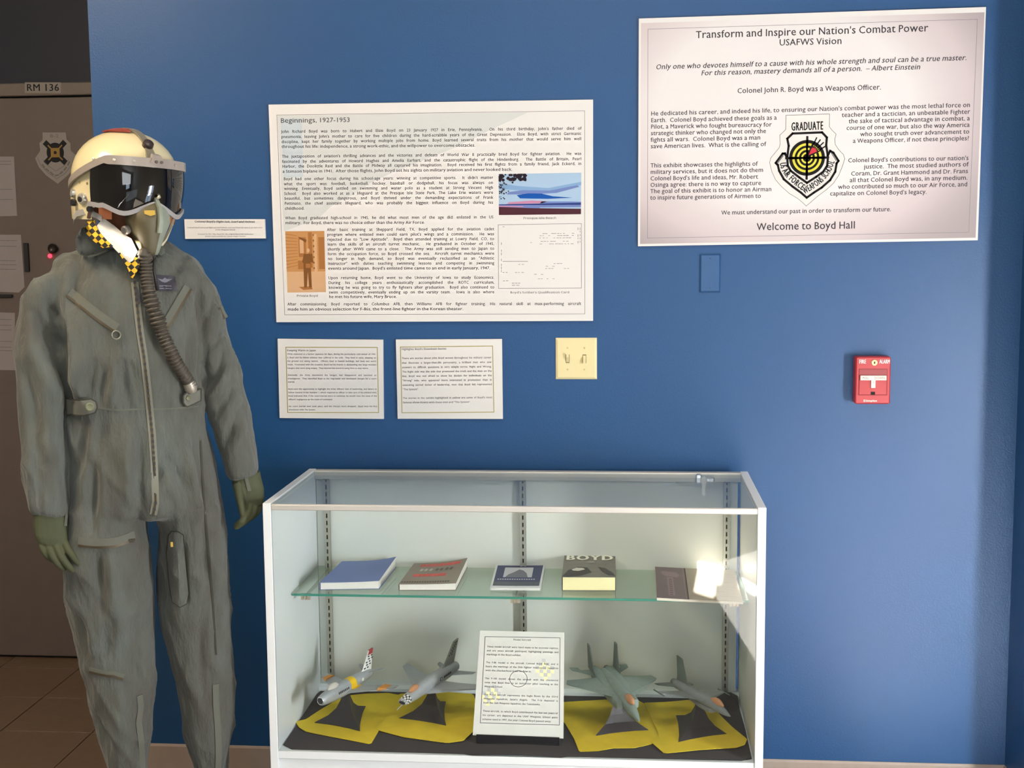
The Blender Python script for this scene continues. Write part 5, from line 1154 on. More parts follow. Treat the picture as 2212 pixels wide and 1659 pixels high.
# legs
LR = [((-0.0838, 0.0931, 0.9465), .118), ((-0.0949, 0.1003, 0.8769), .122), ((-0.0957, 0.1033, 0.8182), .120), ((-0.0927, 0.1035, 0.7589), .116), ((-0.0868, 0.1001, 0.6752), .110), ((-0.0788, 0.0928, 0.5788), .104), ((-0.0724, 0.0836, 0.5059), .100), ((-0.0722, 0.0710, 0.4212), .096), ((-0.0691, 0.0578, 0.3356), .090), ((-0.0643, 0.0445, 0.2627), .084), ((-0.0644, 0.0373, 0.1629), .074), ((-0.0652, 0.0340, 0.0887), .062)]
suit.loft([ell(t[0], .010 - .01 * i / 11, t[2], t[1], min(bb, t[1] * 1.25 + .02)) for i, (t, bb) in reversed(list(enumerate(LR)))])
LL = [((0.1037, 0.0866, 0.9340), .118), ((0.1156, 0.0773, 0.8736), .122), ((0.1169, 0.0797, 0.8136), .120), ((0.1167, 0.0868, 0.7415), .114), ((0.1175, 0.0876, 0.6810), .108), ((0.1210, 0.0855, 0.6200), .104), ((0.1281, 0.0772, 0.5462), .100), ((0.1337, 0.0723, 0.4597), .098), ((0.1389, 0.0639, 0.3604), .092), ((0.1401, 0.0524, 0.2981), .086), ((0.1396, 0.0402, 0.2371), .080), ((0.1373, 0.0333, 0.1358), .072), ((0.1329, 0.0305, 0.0607), .062)]
suit.loft([ell(t[0], .012 + .020 * min(1, i / 6), t[2], t[1], min(bb, t[1] * 1.25 + .02)) for i, (t, bb) in reversed(list(enumerate(LL)))])
# sleeves
AR = [((-0.1623, 0.0434, 1.5318), .060, .012), ((-0.1880, 0.0543, 1.5100), .068, .010), ((-0.2117, 0.0495, 1.4659), .068, .006), ((-0.2239, 0.0463, 1.4104), .066, 0), ((-0.2318, 0.0453, 1.3546), .062, -.004), ((-0.2318, 0.0490, 1.2984), .062, -.008), ((-0.2302, 0.0508, 1.2306), .062, -.014), ((-0.2282, 0.0499, 1.1624), .060, -.022), ((-0.2266, 0.0473, 1.0939), .056, -.032), ((-0.2251, 0.0448, 1.0250), .050, -.042), ((-0.2213, 0.0401, 0.9579), .042, -.052), ((-0.2198, 0.0380, 0.9440), .040, -.053)]
suit.loft([ell(t[0], y, t[2], t[1], bb, n=24, tilt=(.35 if i < 2 else -.12 if i > 7 else 0)) for i, (t, bb, y) in reversed(list(enumerate(AR)))])
AL = [((0.1386, 0.0290, 1.5249), .058, .012), ((0.1556, 0.0381, 1.4994), .066, .012), ((0.1643, 0.0416, 1.4578), .066, .012), ((0.1780, 0.0395, 1.3997), .064, .012), ((0.1919, 0.0397, 1.3413), .060, .012), ((0.2018, 0.0426, 1.2826), .058, .010), ((0.2077, 0.0473, 1.2179), .058, .006), ((0.2164, 0.0481, 1.1527), .056, 0), ((0.2270, 0.0437, 1.0930), .052, -.008), ((0.2366, 0.0398, 1.0508), .047, -.014), ((0.2464, 0.0370, 1.0156), .040, -.020), ((0.2495, 0.0359, 1.0035), .038, -.021)]
suit.loft([ell(t[0], y, t[2], t[1], bb, n=24, tilt=(-.5 if i < 2 else .15 if i > 7 else 0)) for i, (t, bb, y) in reversed(list(enumerate(AL)))])
me = bpy.data.meshes.new('tmp'); me.from_pydata(suit.v, [], suit.f)
bm = bmesh.new(); bm.from_mesh(me); bmesh.ops.recalc_face_normals(bm, faces=bm.faces); bm.to_mesh(me); bm.free()
ob = bpy.data.objects.new('tmp', me); COL.objects.link(ob)
rm = ob.modifiers.new('r', 'REMESH'); rm.mode = 'VOXEL'; rm.voxel_size = 0.0062
sm = ob.modifiers.new('s', 'SMOOTH'); sm.factor = 0.6; sm.iterations = 7
dg = bpy.context.evaluated_depsgraph_get(); dg.update()
fm = bpy.data.meshes.new_from_object(ob.evaluated_get(dg)); bpy.data.objects.remove(ob); bpy.data.meshes.remove(me)
n = len(fm.vertices); co = np.zeros(n * 3); fm.vertices.foreach_get('co', co); co = co.reshape(-1, 3)
no = np.zeros(n * 3); fm.vertices.foreach_get('normal', no); no = no.reshape(-1, 3)
def gcr(X, Z, x0, z0, x1, z1, w, amp, soft=1.0):
    """crease or ridge along a segment in the (X, Z) front view"""
    dx, dz = x1 - x0, z1 - z0; L2 = dx * dx + dz * dz; t = np.clip(((X - x0) * dx + (Z - z0) * dz) / L2, 0, 1)
    d = np.hypot(X - x0 - t * dx, Z - z0 - t * dz); f = np.sin(np.pi * np.clip(t * 0.9 + 0.05, 0, 1)) ** 0.5
    return amp * np.exp(-(d / w) ** 2) * f
X, Y, Z = co.T; D = np.zeros(n); front = np.clip(-no[:, 1] * 1.6 + 0.3, 0, 1)
def px(p): return p
CR = [  # creases (negative) and ridges (positive) read off the suit
 ((-0.1673, 1.4051), (-0.1670, 1.1867), .010, -.011), ((-0.1812, 1.4163), (-0.2028, 1.4546), .010, -.006), ((-0.1468, 1.4046), (-0.1408, 1.2405), .014, .006), ((-0.1016, 1.3049), (-0.1205, 1.2286), .012, -.006), ((-0.1301, 1.3169), (-0.1283, 1.2179), .012, .005),
 ((-0.0708, 1.2927), (-0.0897, 1.2162), .010, -.005), ((-0.0367, 1.3025), (-0.0336, 1.2249), .010, -.004), ((-0.0498, 1.2920), (-0.0604, 1.2149), .010, .004), ((0.1186, 1.3750), (0.1250, 1.2518), .012, -.006), ((0.1509, 1.4631), (0.1517, 1.2394), .009, -.009), ((0.1356, 1.3968), (0.1370, 1.2850), .010, .005),
 ((0.1685, 1.4071), (0.2030, 1.4620), .010, -.006), ((0.1636, 1.3289), (0.2220, 1.3720), .012, -.007), ((0.1681, 1.2387), (0.2117, 1.3273), .012, -.007), ((0.1822, 1.1701), (0.2308, 1.2361), .012, -.006), ((0.1746, 1.2045), (0.2190, 1.2819), .010, .005), ((0.2020, 1.1007), (0.2378, 1.1789), .010, -.005), ((0.2176, 1.0712), (0.2452, 1.1328), .009, .004),
 ((-0.2294, 1.4284), (-0.1847, 1.3405), .014, -.007), ((-0.2426, 1.3641), (-0.2081, 1.2324), .014, .006), ((-0.2539, 1.2996), (-0.2317, 1.1678), .014, -.006), ((-0.2510, 1.1906), (-0.2256, 1.0795), .014, -.006), ((-0.2332, 1.1350), (-0.1953, 1.0666), .012, .004), ((-0.2440, 1.0805), (-0.2349, 0.9914), .010, -.005), ((-0.2051, 1.2978), (-0.1814, 1.1873), .012, .005),
 ((-0.0033, 1.1341), (-0.0110, 1.0220), .012, -.008), ((-0.0078, 1.0218), (-0.0106, 0.8972), .014, -.007), ((-0.0220, 1.1463), (-0.0331, 0.9782), .016, .006), ((-0.1291, 1.1517), (-0.1501, 1.0306), .012, -.007), ((-0.0926, 1.1498), (-0.1064, 1.0726), .012, -.004), ((-0.1069, 1.0615), (-0.1232, 0.9053), .012, -.008), ((0.0226, 0.9746), (0.0427, 1.0754), .009, -.006), ((0.0506, 1.0862), (0.0992, 0.9924), .012, -.005), ((0.0638, 1.0628), (0.0684, 0.9830), .010, .004),
 ((0.0992, 1.1402), (0.1296, 0.9216), .012, .007), ((0.1264, 1.1388), (0.1491, 0.9433), .010, -.008), ((0.1406, 0.9208), (0.1503, 0.7226), .010, -.008), ((-0.1130, 0.8480), (-0.1045, 0.6990), .014, -.008), ((-0.0791, 0.8454), (-0.0751, 0.6848), .016, .005), ((-0.1600, 0.6926), (-0.1545, 0.5774), .012, -.007), ((-0.0761, 0.6619), (-0.1168, 0.5851), .014, -.007), ((-0.0973, 0.6178), (-0.0628, 0.6722), .012, .006), ((-0.0215, 0.6799), (-0.0378, 0.5421), .014, -.005),
 ((0.0883, 0.8439), (0.0910, 0.7045), .010, -.006), ((0.0498, 0.8354), (0.0585, 0.7190), .010, -.006), ((0.0317, 0.7907), (0.0354, 0.6863), .010, -.006), ((0.1317, 0.6657), (0.1214, 0.5017), .014, -.005), ((0.1666, 0.7095), (0.1708, 0.5677), .012, -.006), ((-0.1308, 0.4356), (-0.1112, 0.3396), .012, -.006), ((-0.0775, 0.4996), (-0.0757, 0.3587), .014, .004),
 ((-0.0907, 1.5549), (-0.1357, 1.4693), .014, -.005), ((-0.0493, 1.5543), (-0.0281, 1.5106), .012, -.004), ((0.0576, 1.4651), (0.1143, 1.5521), .012, -.005), ((-0.1229, 1.5715), (-0.1449, 1.4479), .010, -.006), ((0.0396, 1.4105), (0.0525, 1.3326), .012, -.004),
]
for (a, b_, w_, amp) in CR: D += gcr(X, Z, a[0], a[1], b_[0], b_[1], w_ * 1.15, amp * 2.6) * front
nz = np.array([noise.noise(Vector((x * 17, y * 17, z * 5.5))) * 0.6 + noise.noise(Vector((x * 38, y * 38, z * 14 + 7))) * 0.3 for x, y, z in co])
rg = np.array([(1 - abs(noise.noise(Vector((x * 13 + z * 4, y * 13, z * 6 + 3 + x * 5)))) * 2.2) for x, y, z in co])
D += 0.0085 * nz + 0.0075 * np.clip(rg, 0, 1) ** 2
co2 = co + no * D[:, None]
fm.vertices.foreach_set('co', co2.ravel()); fm.update()
fm.materials.clear(); fm.materials.append(SAGE)
fm.polygons.foreach_set('use_smooth', [True] * len(fm.polygons)); fm.name = 'flight_suit'
suit_o = bpy.data.objects.new('flight_suit', fm); COL.objects.link(suit_o); suit_o.parent = man
BV = BVHTree.FromPolygons([tuple(v) for v in co2], [tuple(p.vertices) for p in fm.polygons])
def sy(x, z, off=0.002):
    h = BV.ray_cast(Vector((x, -1.0, z)), Vector((0, 1, 0)))
    return (h[0].y - off) if h[0] is not None else None
def on_suit(x, z, off=0.002, dflt=-0.1):
    y = sy(x, z, off); return (x, y if y is not None else dflt, z)
def resample(P, st):
    P = [Vector(p) for p in P]; out = [P[0]]
    for a, b in zip(P, P[1:]):
        n = max(1, int((b - a).length / st)); out += [a.lerp(b, (i + 1) / n) for i in range(n)]
    return out
def ribbon(name, path, w, m, off=0.0025, th=0.0015, parent=None, st=0.012, kind=None, label=None):
    P = resample(path, st); rings = []; last = -0.1
    for i, p in enumerate(P):
        t = (P[min(i + 1, len(P) - 1)] - P[max(i - 1, 0)]).normalized(); nn = Vector((-t.y, t.x)) * w / 2
        a, b = p + nn, p - nn; ya, yb = sy(a.x, a.y, off), sy(b.x, b.y, off)
        yc = sy(p.x, p.y, off); yc = yc if yc is not None else last; last = yc
        ya = yc if ya is None else max(min(ya, yc + .006), yc - .006); yb = yc if yb is None else max(min(yb, yc + .006), yc - .006)
        rings.append([(a.x, ya - th, a.y), (b.x, yb - th, b.y), (b.x, yb + .004, b.y), (a.x, ya + .004, a.y)])
    return MB().loft(rings).build(name, m, parent or suit_o, smooth='auto', local=True, kind=kind, label=label)
def patch(name, poly, m, off=0.003, th=0.002, parent=None, bulge=0.0, st=0.010, label=None, clamp=None, smooth='auto', lift=None):
    P = resample(list(poly) + [poly[0]], st)[:-1]; dense = [Vector((p.x, p.y)) for p in P]; inner = []
    xs = [p.x for p in dense]; zs = [p.y for p in dense]; cx_, cz_ = sum(xs) / len(xs), sum(zs) / len(zs)
    def inside(p):
        c = False
        for a, b in zip(dense, dense[1:] + dense[:1]):
            if (a.y > p.y) != (b.y > p.y) and p.x < (b.x - a.x) * (p.y - a.y) / (b.y - a.y) + a.x: c = not c
        return c
    x = min(xs) + st / 2
    while x < max(xs):
        z = min(zs) + st / 2
        while z < max(zs):
            q = Vector((x, z))
            if inside(q) and min((q - d).length for d in dense) > st * 0.45: inner.append(q)
            z += st
        x += st
    r = geometry.delaunay_2d_cdt(dense + inner, [(i, (i + 1) % len(dense)) for i in range(len(dense))], [], 1, 1e-6)
    pts = r[0]; nb = len(dense); last = -0.1; V = []
    for q in pts:
        y = sy(q.x, q.y, off); y = last if y is None else y; last = y
        if clamp is not None: y = min(y, clamp) if not isinstance(clamp, tuple) else max(min(y, clamp[1]), clamp[0])
        d = min((q - e).length for e in dense); y -= bulge * (1 - math.exp(-d / 0.012))
        if lift: y -= lift(q.x, q.y)
        V.append((q.x, y, q.y))
    k = len(V); vs = [(a, b - th, c) for a, b, c in V] + [(a, b + .002, c) for a, b, c in V]; fs = [tuple(f) for f in r[2]] + [tuple(reversed([i + k for i in f])) for f in r[2]]
    E_ = set()
    for f in r[2]:
        for a, b in zip(f, f[1:] + f[:1]): E_.add((a, b))
    fs += [(a, b, b + k, a + k) for a, b in E_ if (b, a) not in E_]
    return MB().add(vs, fs).build(name, m, parent or suit_o, smooth=smooth, local=True, label=label)
# front zipper with its tape and teeth
ZP = [(0.0018, 1.4991), (0.0049, 1.4444), (0.0096, 1.3782), (0.0159, 1.3228), (0.0207, 1.2560), (0.0239, 1.2000), (0.0277, 1.1325), (0.0293, 1.0648), (0.0293, 1.0082), (0.0288, 0.9685), (0.0223, 0.9382)]
zt = ribbon('front_zipper', ZP, 0.017, TAPE, off=0.001, th=0.0012)
ribbon('zipper_teeth', ZP, 0.005, ZIPM, off=0.0030, th=0.0012, parent=None)
mbz = MB()
for i, p in enumerate(resample(ZP, 0.0135)):
    y = sy(p.x, p.y, 0.0045)
    if y is None: continue
    mbz.box((p.x - 0.0030, y - 0.0006, p.y - 0.0035), (p.x + 0.0030, y + 0.0020, p.y + 0.0035))
mbz.build('zipper_teeth_dark', mat('zipper_dark', '2e2c2a'), zt, local=True, kind='stuff')
# waist seam
ribbon('waist_seam', [(-0.1577, 1.2104), (-0.1061, 1.2015), (-0.0432, 1.1964), (0.0205, 1.1957), (0.0849, 1.1928), (0.1413, 1.1902)], 0.004, SAGE2, off=0.0008, th=0.0008)
# chest zips
def zip_pocket(name, path, fw, pull=True, fo=1):
    P = [Vector(p) for p in path]; t = (P[-1] - P[0]).normalized(); nn = Vector((-t.y, t.x)) * fo
    fl = ribbon(name, [tuple(p + nn * fw * 0.55) for p in P], fw, SAGE2, off=0.0015, th=0.0022)
    ribbon('pocket_zip', path, 0.006, ZIPM, off=0.0028, th=0.0012, parent=fl)
    if pull:
        q = P[-1]; y = sy(q.x, q.y, .004) or -0.12
        MB().tube([(q.x + .010 * math.cos(a) + .004, y - .002, q.y + .010 * math.sin(a) - .008) for a in [k * .524 for k in range(13)]], .0018, 6, cap=False).build('pull_ring', mat('zip_ring_metal', '8d8d80', rough=0.35, metal=0.7), fl, local=True, smooth=True)
    return fl
zip_pocket('chest_pocket', [(-0.1542, 1.4697), (-0.1264, 1.4464), (-0.0865, 1.4127), (-0.0491, 1.3844)], 0.020)
zip_pocket('chest_pocket', [(0.1331, 1.4801), (0.1092, 1.4441), (0.0841, 1.4038), (0.0706, 1.3853)], 0.018, pull=False, fo=-1)
zip_pocket('sleeve_pocket', [(0.1998, 1.4308), (0.2058, 1.4150), (0.2131, 1.4014)], 0.010, pull=False)
th_ = zip_pocket('thigh_pocket', [(-0.1541, 0.8715), (-0.1153, 0.8663), (-0.0676, 0.8661), (-0.0223, 0.8741)], 0.020, pull=False)
zip_pocket('knee_pocket', [(-0.1450, 0.5498), (-0.1186, 0.5447), (-0.0866, 0.5402), (-0.0643, 0.5297)], 0.011, pull=False)
MB().box(((-0.0320, 0.8737)[0] - .008, (sy((-0.0320, 0.8737)[0], (-0.0320, 0.8737)[1], .006) or -.12) - .002, (-0.0320, 0.8737)[1] - .004), ((-0.0320, 0.8737)[0] + .006, (sy((-0.0320, 0.8737)[0], (-0.0320, 0.8737)[1], .006) or -.12) + .003, (-0.0320, 0.8737)[1] + .004)).build('zip_pull', mat('dark_zip_pull', '3a3026'), th_, local=True)
# leg side zips at the bottom and the knife pocket on the other thigh
ribbon('ankle_zip', [(-0.0273, 0.4801), (-0.0253, 0.4470), (-0.0321, 0.4125), (-0.0286, 0.3648), (-0.0274, 0.3114), (-0.0303, 0.2105)], 0.014, SAGE2, off=0.001, th=0.002)
ribbon('ankle_zip', [(0.1578, 0.4823), (0.1570, 0.4264), (0.1595, 0.3662), (0.1593, 0.2940), (0.1534, 0.1858)], 0.016, SAGE2, off=0.001, th=0.002)
patch('knife_pocket', [(0.0578, 0.8750), (0.0647, 0.8848), (0.0789, 0.8861), (0.0896, 0.8784), (0.0923, 0.8321), (0.0984, 0.7272), (0.0931, 0.7020), (0.0773, 0.6941), (0.0602, 0.7049), (0.0550, 0.7425), (0.0515, 0.8237)], SAGE, off=0.003, th=0.004, bulge=0.007)
ribbon('pocket_stitching', [(0.0578, 0.8750), (0.0647, 0.8848), (0.0789, 0.8861), (0.0896, 0.8784), (0.0923, 0.8321), (0.0984, 0.7272), (0.0931, 0.7020), (0.0773, 0.6941), (0.0602, 0.7049), (0.0550, 0.7425), (0.0515, 0.8237), (0.0578, 0.8750)], 0.006, mat('dark_stitch', '3c3b33', rough=0.9), off=0.004, th=0.0012)
ribbon('side_seam', [(0.1426, 1.1039), (0.1438, 1.0125), (0.1468, 0.9088), (0.1534, 0.7808), (0.1587, 0.6750), (0.1614, 0.5568)], 0.005, mat('dark_stitch', '3c3b33', rough=0.9), off=0.0010, th=0.001)
MB().box(((0.0636, 0.8550)[0] - .003, (sy((0.0636, 0.8550)[0], (0.0636, 0.8550)[1], .012) or -.12) - .002, (0.0636, 0.8550)[1] - .006), ((0.0636, 0.8550)[0] + .003, (sy((0.0636, 0.8550)[0], (0.0636, 0.8550)[1], .012) or -.12) + .004, (0.0636, 0.8550)[1] + .006)).build('snap_tag', mat('gold_tag', 'b89a3c'), suit_o, local=True, label='small gold snap tag')
# waist tabs with buttons
def tab(poly, bc, r):
    t = patch('waist_tab', poly, mat('sage_tab', '696b62', rough=0.9), off=0.010, th=0.004, bulge=0.004)
    ribbon('tab_stitching', list(poly) + [poly[0]], 0.003, mat('dark_stitch', '4c4c40', rough=0.9), off=0.0145, th=0.0008, parent=t)
    y = (sy(bc[0], bc[1], .010) or -.12) - .009
    MB().lathe((bc[0], y, bc[1]), (0, -1, 0), [(r, 0), (r * 1.05, .002), (r * .8, .004), (r * .5, .003), (.0001, .003)], 16).build('button', mat('olive_button', '6c7057', rough=0.5), t, local=True, smooth='auto')
tab([(-0.1685, 1.2219), (-0.1468, 1.2221), (-0.1092, 1.2259), (-0.0980, 1.2188), (-0.0955, 1.2043), (-0.1012, 1.1924), (-0.1277, 1.1848), (-0.1536, 1.1849), (-0.1693, 1.1813)], (-0.1121, 1.2073), .010)
tab([(0.1044, 1.2234), (0.1122, 1.2298), (0.1482, 1.2328), (0.1472, 1.2046), (0.1120, 1.1949), (0.1037, 1.2054)], (0.1161, 1.2161), .006)
# collar wings
CLIFT = lambda x, z: 0.0
def collar(name, poly, b_): return patch(name, poly, SAGE, off=0.010, th=0.004, bulge=b_ * .6, clamp=(-0.150, -0.055), smooth=True)
co1 = collar('collar', [(-0.1017, 1.6346), (-0.1165, 1.6240), (-0.1276, 1.6037), (-0.1276, 1.5823), (-0.1190, 1.5682), (-0.1028, 1.5615), (-0.0820, 1.5656), (-0.0566, 1.5771), (-0.0378, 1.5802), (-0.0476, 1.5933), (-0.0656, 1.6107), (-0.0835, 1.6259)], .010)
ribbon('collar_stitching', [(-0.1276, 1.5812), (-0.1190, 1.5671), (-0.1028, 1.5605), (-0.0820, 1.5645), (-0.0546, 1.5760)], 0.004, SAGE2, off=0.024, th=0.001)
co2_ = collar('collar', [(0.0471, 1.6053), (0.0605, 1.5965), (0.0746, 1.5767), (0.0753, 1.5669), (0.0666, 1.5615), (0.0539, 1.5628), (0.0438, 1.5749), (0.0413, 1.5913)], .008)
# name patch with wings
npq = [(0.0501, 1.5169), (0.0945, 1.5106), (0.1007, 1.4753), (0.0507, 1.4796)]
nb_ = patch('name_patch', npq, mat('navy_leather', '34323c', rough=0.5, var=0.2, vscale=80), off=0.003, th=0.002, label='dark navy leather name patch')
sh = Sheet(lambda u, v, l: (u, (sy(u, v, 0.0062) or -.12) - l, v), sub=0.006)
c = Vector((0.0718, 1.5022))
sh.poly([(c.x - .018, c.y + .005), (c.x - .006, c.y + .002), (c.x, c.y + .006), (c.x + .006, c.y + .002), (c.x + .018, c.y + .003), (c.x + .008, c.y - .004), (c.x, c.y - .006), (c.x - .008, c.y - .003)], 'a')
for k, z in enumerate((-.013, -.019)): sh.poly([(c.x - .014, c.y + z + .0015), (c.x + .015, c.y + z), (c.x + .015, c.y + z - .003), (c.x - .014, c.y + z - .0015)], 'a')
for k, mb in sh.layers.items(): mb.build('silver_wings', mat('silver_print', '6f6f78', rough=0.5), nb_, local=True, fix=False, kind='stuff')
patch('hook_fastener_strip', [(-0.0018, 1.4883), (0.0076, 1.4859), (0.0138, 1.4551), (0.0092, 1.4464), (0.0037, 1.4663)], mat('fastener_dark', '3f3e48', rough=0.9), off=0.003, th=0.0015, label='dark fastener strip at the top of the zipper')

# ---- head form, neck
HC = Vector(((-0.0134, 1.7401)[0] + 0.002, 0.005, (-0.0134, 1.7401)[1]))
SKIN = mat('brown_leather_lining', '6a3d26', rough=0.6, var=0.12, vscale=40)
hd = MB()
hd.loft([ell(HC.x + x, HC.y + y, HC.z + z, a, b_, n=20, e=2) for x, y, z, a, b_ in ((.012, .03, -.31, .060, .060), (.010, .028, -.20, .054, .056), (.010, .02, -.15, .056, .062), (.006, .01, -.11, .066, .080), (0, 0, -.06, .078, .098), (0, 0, 0, .082, .105), (0, 0, .05, .074, .095), (0, 0, .085, .045, .06), (0, 0, .095, .01, .01))])
hd.build('head_form', SKIN, man, smooth=True, local=True, label='brown head form and leather lining inside the helmet')

# ---- helmet in its own turned frame
HYAW = math.radians(27.0)
HM = Matrix.Translation(HC) @ Matrix.Rotation(math.radians(4.0), 4, 'Y') @ Matrix.Rotation(HYAW, 4, 'Z')
HA, HB, HH = .1225, .140, .122
def hp(phi, z, k=1.0, dz=0.0):
    """phi in degrees from the front (+ = viewer's right), z metres about the helmet centre"""
    s = math.sqrt(max(0, 1 - min(1, max(0, z / HH)) ** 2.3)) if z > 0 else 1 - 0.10 * (min(-z, .14) / .14) ** 2
    a = math.radians(phi); return Vector((HA * s * math.sin(a) * k, -HB * s * math.cos(a) * k, z * (k if z > 0 else 1) + dz))
SHELL = mat('cream_helmet_shell', 'd2c69d', rough=0.25, coat=0.3, var=0.02, vscale=10)
zs = [-.098, -.085, -.07, -.055, -.04, -.02, 0, .018, .034, .05, .065, .08, .092, .102, .110, .116, .120, .1219]
NP = 72; sh_ = MB(); idx = {}; V = []; Fs = []
def zlow(phi):  # lower rim: lobes over the ears, higher at the nape
    a = abs(phi); return -.098 + (.020 if a > 150 else 0) 
for i, z in enumerate(zs):
    for j in range(NP):
        phi = -180 + 360 * j / NP
        z_ = z if z > -.03 else max(z, zlow(phi)) ; V.append(hp(phi, z_))
V.append(hp(0, HH * .9999)); 
def opened(phi, z):
    a = abs(phi)
    lim = 62 if z > -.03 else 62 + (-.03 - z) * 150
    return a < lim and z < .040
for i in range(len(zs) - 1):
    for j in range(NP):
        pm = -180 + 360 * (j + .5) / NP; zm = (zs[i] + zs[i + 1]) / 2
        if opened(pm, zm): continue
        k = (j + 1) % NP; Fs.append((i * NP + j, i * NP + k, (i + 1) * NP + k, (i + 1) * NP + j))
top = len(V) - 1; i = len(zs) - 1
for j in range(NP): Fs.append((i * NP + j, i * NP + (j + 1) % NP, top))
me = bpy.data.meshes.new('helmet_shell'); me.from_pydata([tuple(HM @ v) for v in V], [], Fs); me.materials.append(SHELL)
bm = bmesh.new(); bm.from_mesh(me); bmesh.ops.delete(bm, geom=[v for v in bm.verts if not v.link_faces], context='VERTS'); bmesh.ops.recalc_face_normals(bm, faces=bm.faces)
bmesh.ops.solidify(bm, geom=bm.faces[:], thickness=0.007); bm.to_mesh(me); bm.free()
me.polygons.foreach_set('use_smooth', [True] * len(me.polygons)); me.set_sharp_from_angle(angle=math.radians(50))
helm = bpy.data.objects.new('helmet', me); COL.objects.link(helm); helm.parent = man; helm['label'] = 'cream hard-shell pilot helmet'
def hbuild(mb, name, m, smooth='auto', **k): return mb.xform(HM).build(name, m, helm, local=True, smooth=smooth, **k)
LEATH = mat('edge_leather', '4b3024', rough=0.6)
rim = [hp(p, .041, .985) for p in range(-62, 63, 4)]; rim2 = [hp(-62 - (-.03 - z) * 150 if z < -.03 else -62, z, .985) for z in (.041, .0, -.03, -.06, -.095)]; rim3 = [Vector((-v.x, v.y, v.z)) for v in rim2]
hbuild(MB().tube(rim2, .0048, 8), 'edge_roll', LEATH); hbuild(MB().tube(rim3, .0048, 8), 'edge_roll', LEATH)
# cheek flaps of brown leather seen between shell and visor
for s in (-1, 1):
    mb = MB(); P = [[hp(s * (60 - 16 * t), z, .93 - .02 * t) for t in (0, .5, 1)] for z in (.03, -.02, -.06, -.095)]
    vs = [p for r in P for p in r]; mb.add(vs, [(r * 3 + c_, r * 3 + c_ + 1, r * 3 + c_ + 4, r * 3 + c_ + 3) for r in range(3) for c_ in range(2)])
    hbuild(mb, 'cheek_pad', mat('tan_chamois', '9a5a34', rough=0.7), smooth=True)
def hband(phis, zf0, zf1, k0, k1, th=.0025):
    rings = []
    for p in phis:
        a, b = zf0(p), zf1(p)
        rings.append([hp(p, a, k0(p)), hp(p, b, k1(p)), hp(p, b, k1(p) + th / HB), hp(p, a, k0(p) + th / HB)])
    return MB().loft(rings)
BARM = mat('grey_visor_bar', '9b928a', rough=0.35, metal=0.3, var=0.04, vscale=60); RUB = mat('grey_rubber_trim', '8f8c8c', rough=0.6)
VIS = mat('smoked_visor', '0d0c0a', rough=0.04, spec=0.55)
VK = lambda p: 1.085 + .05 * math.cos(math.radians(p))
def vbot(p): 
    a = abs(p); return -.052 - .022 * math.exp(-((a - 30) / 17) ** 2) + .006 * math.exp(-(p / 9) ** 2) - .004 * (a > 50)
phis = [p for p in range(-64, 93, 4)]
mb = MB(); rows = 8; vs = []
for q in range(rows + 1):
    for p in phis:
        t = q / rows; z = .034 + (vbot(p) - .034) * t; vs.append(hp(p, z if z <= 0 else z, VK(p) * (1 - .02 * (t - .4) ** 2 * 4)) if z <= 0 else hp(p, 0, VK(p) * (1 - .02 * (t - .4) ** 2 * 4)) + Vector((0, 0, z)))
nph = len(phis); mb.add(vs, [(q * nph + c_, q * nph + c_ + 1, (q + 1) * nph + c_ + 1, (q + 1) * nph + c_) for q in range(rows) for c_ in range(nph - 1)])
vo = hbuild(mb, 'visor', VIS, smooth=True, label='glossy smoked visor')
def vp(p, z, k): q = hp(p, 0, k); q.z = z; return q
# bar over the visor, running down at the viewer's left
rings = []
for p in range(-74, 97, 4):
    zc = .042 + (0 if p > -50 else (p + 50) * .0011); hh = .0105 if p > -50 else .0085
    rings.append([vp(p, zc - hh, VK(p) + .012), vp(p, zc + hh, VK(p) + .004), vp(p, zc + hh, VK(p) - .10), vp(p, zc - hh, VK(p) - .03)])
bar = hbuild(MB().loft(rings), 'visor_bar', BARM, label='grey metal bar along the top of the visor')
rings = []
for p in range(-110, -70, 4):
    t = (-72 - p) / 38; zc = .0165 - .034 * t; k = 1.10 - .05 * t
    rings.append([hp(p, zc - .008, k), hp(p, zc + .008, k), hp(p, zc + .008, k - .05), hp(p, zc - .008, k - .05)])
hbuild(MB().loft(rings), 'visor_bar_arm', BARM)
mb = MB()
for p in (-60, -40, -22, 22, 44, 68): q = vp(p, .042, VK(p) + .012); mb.lathe(q, q.normalized(), [(.0035, -.002), (.0035, .001), (.0001, .002)], 10)
hbuild(mb, 'bar_screw', mat('screw_metal', 'b9b3a9', rough=0.3, metal=0.7), kind='stuff')
# centre track over the crown with its knob
rings = []
for q in range(15):
    an = math.radians(14 + q * 7.5); c_, s_ = math.cos(an), math.sin(an); r = 1.03
    base = Vector((0, -HB * c_ * r, HH * s_ * r)); up_ = Vector((0, -c_, s_)); wd = .009 + .003 * (q < 3)
    rings.append([base + Vector((-wd, 0, 0)) - up_ * .006, base + Vector((wd, 0, 0)) - up_ * .006, base + Vector((wd, 0, 0)) + up_ * .003, base + Vector((-wd, 0, 0)) + up_ * .003])
trk = hbuild(MB().loft(rings), 'centre_track', mat('track_metal', '8d8674', rough=0.4, metal=0.4))
an = math.radians(42); q = Vector((0, -HB * math.cos(an) * 1.06, HH * math.sin(an) * 1.04)); d_ = Vector((0, -.75, .66))
hbuild(MB().lathe(q, d_, [(.0125, -.006), (.0135, .002), (.012, .008), (.0085, .011), (.0001, .012)], 20), 'adjusting_knob', mat('dark_brown_knob', '2e2423', rough=0.35), label='dark oval visor knob')
q = Vector((0, -HB * math.cos(math.radians(26)) * 1.07, HH * math.sin(math.radians(26)) * 1.10))
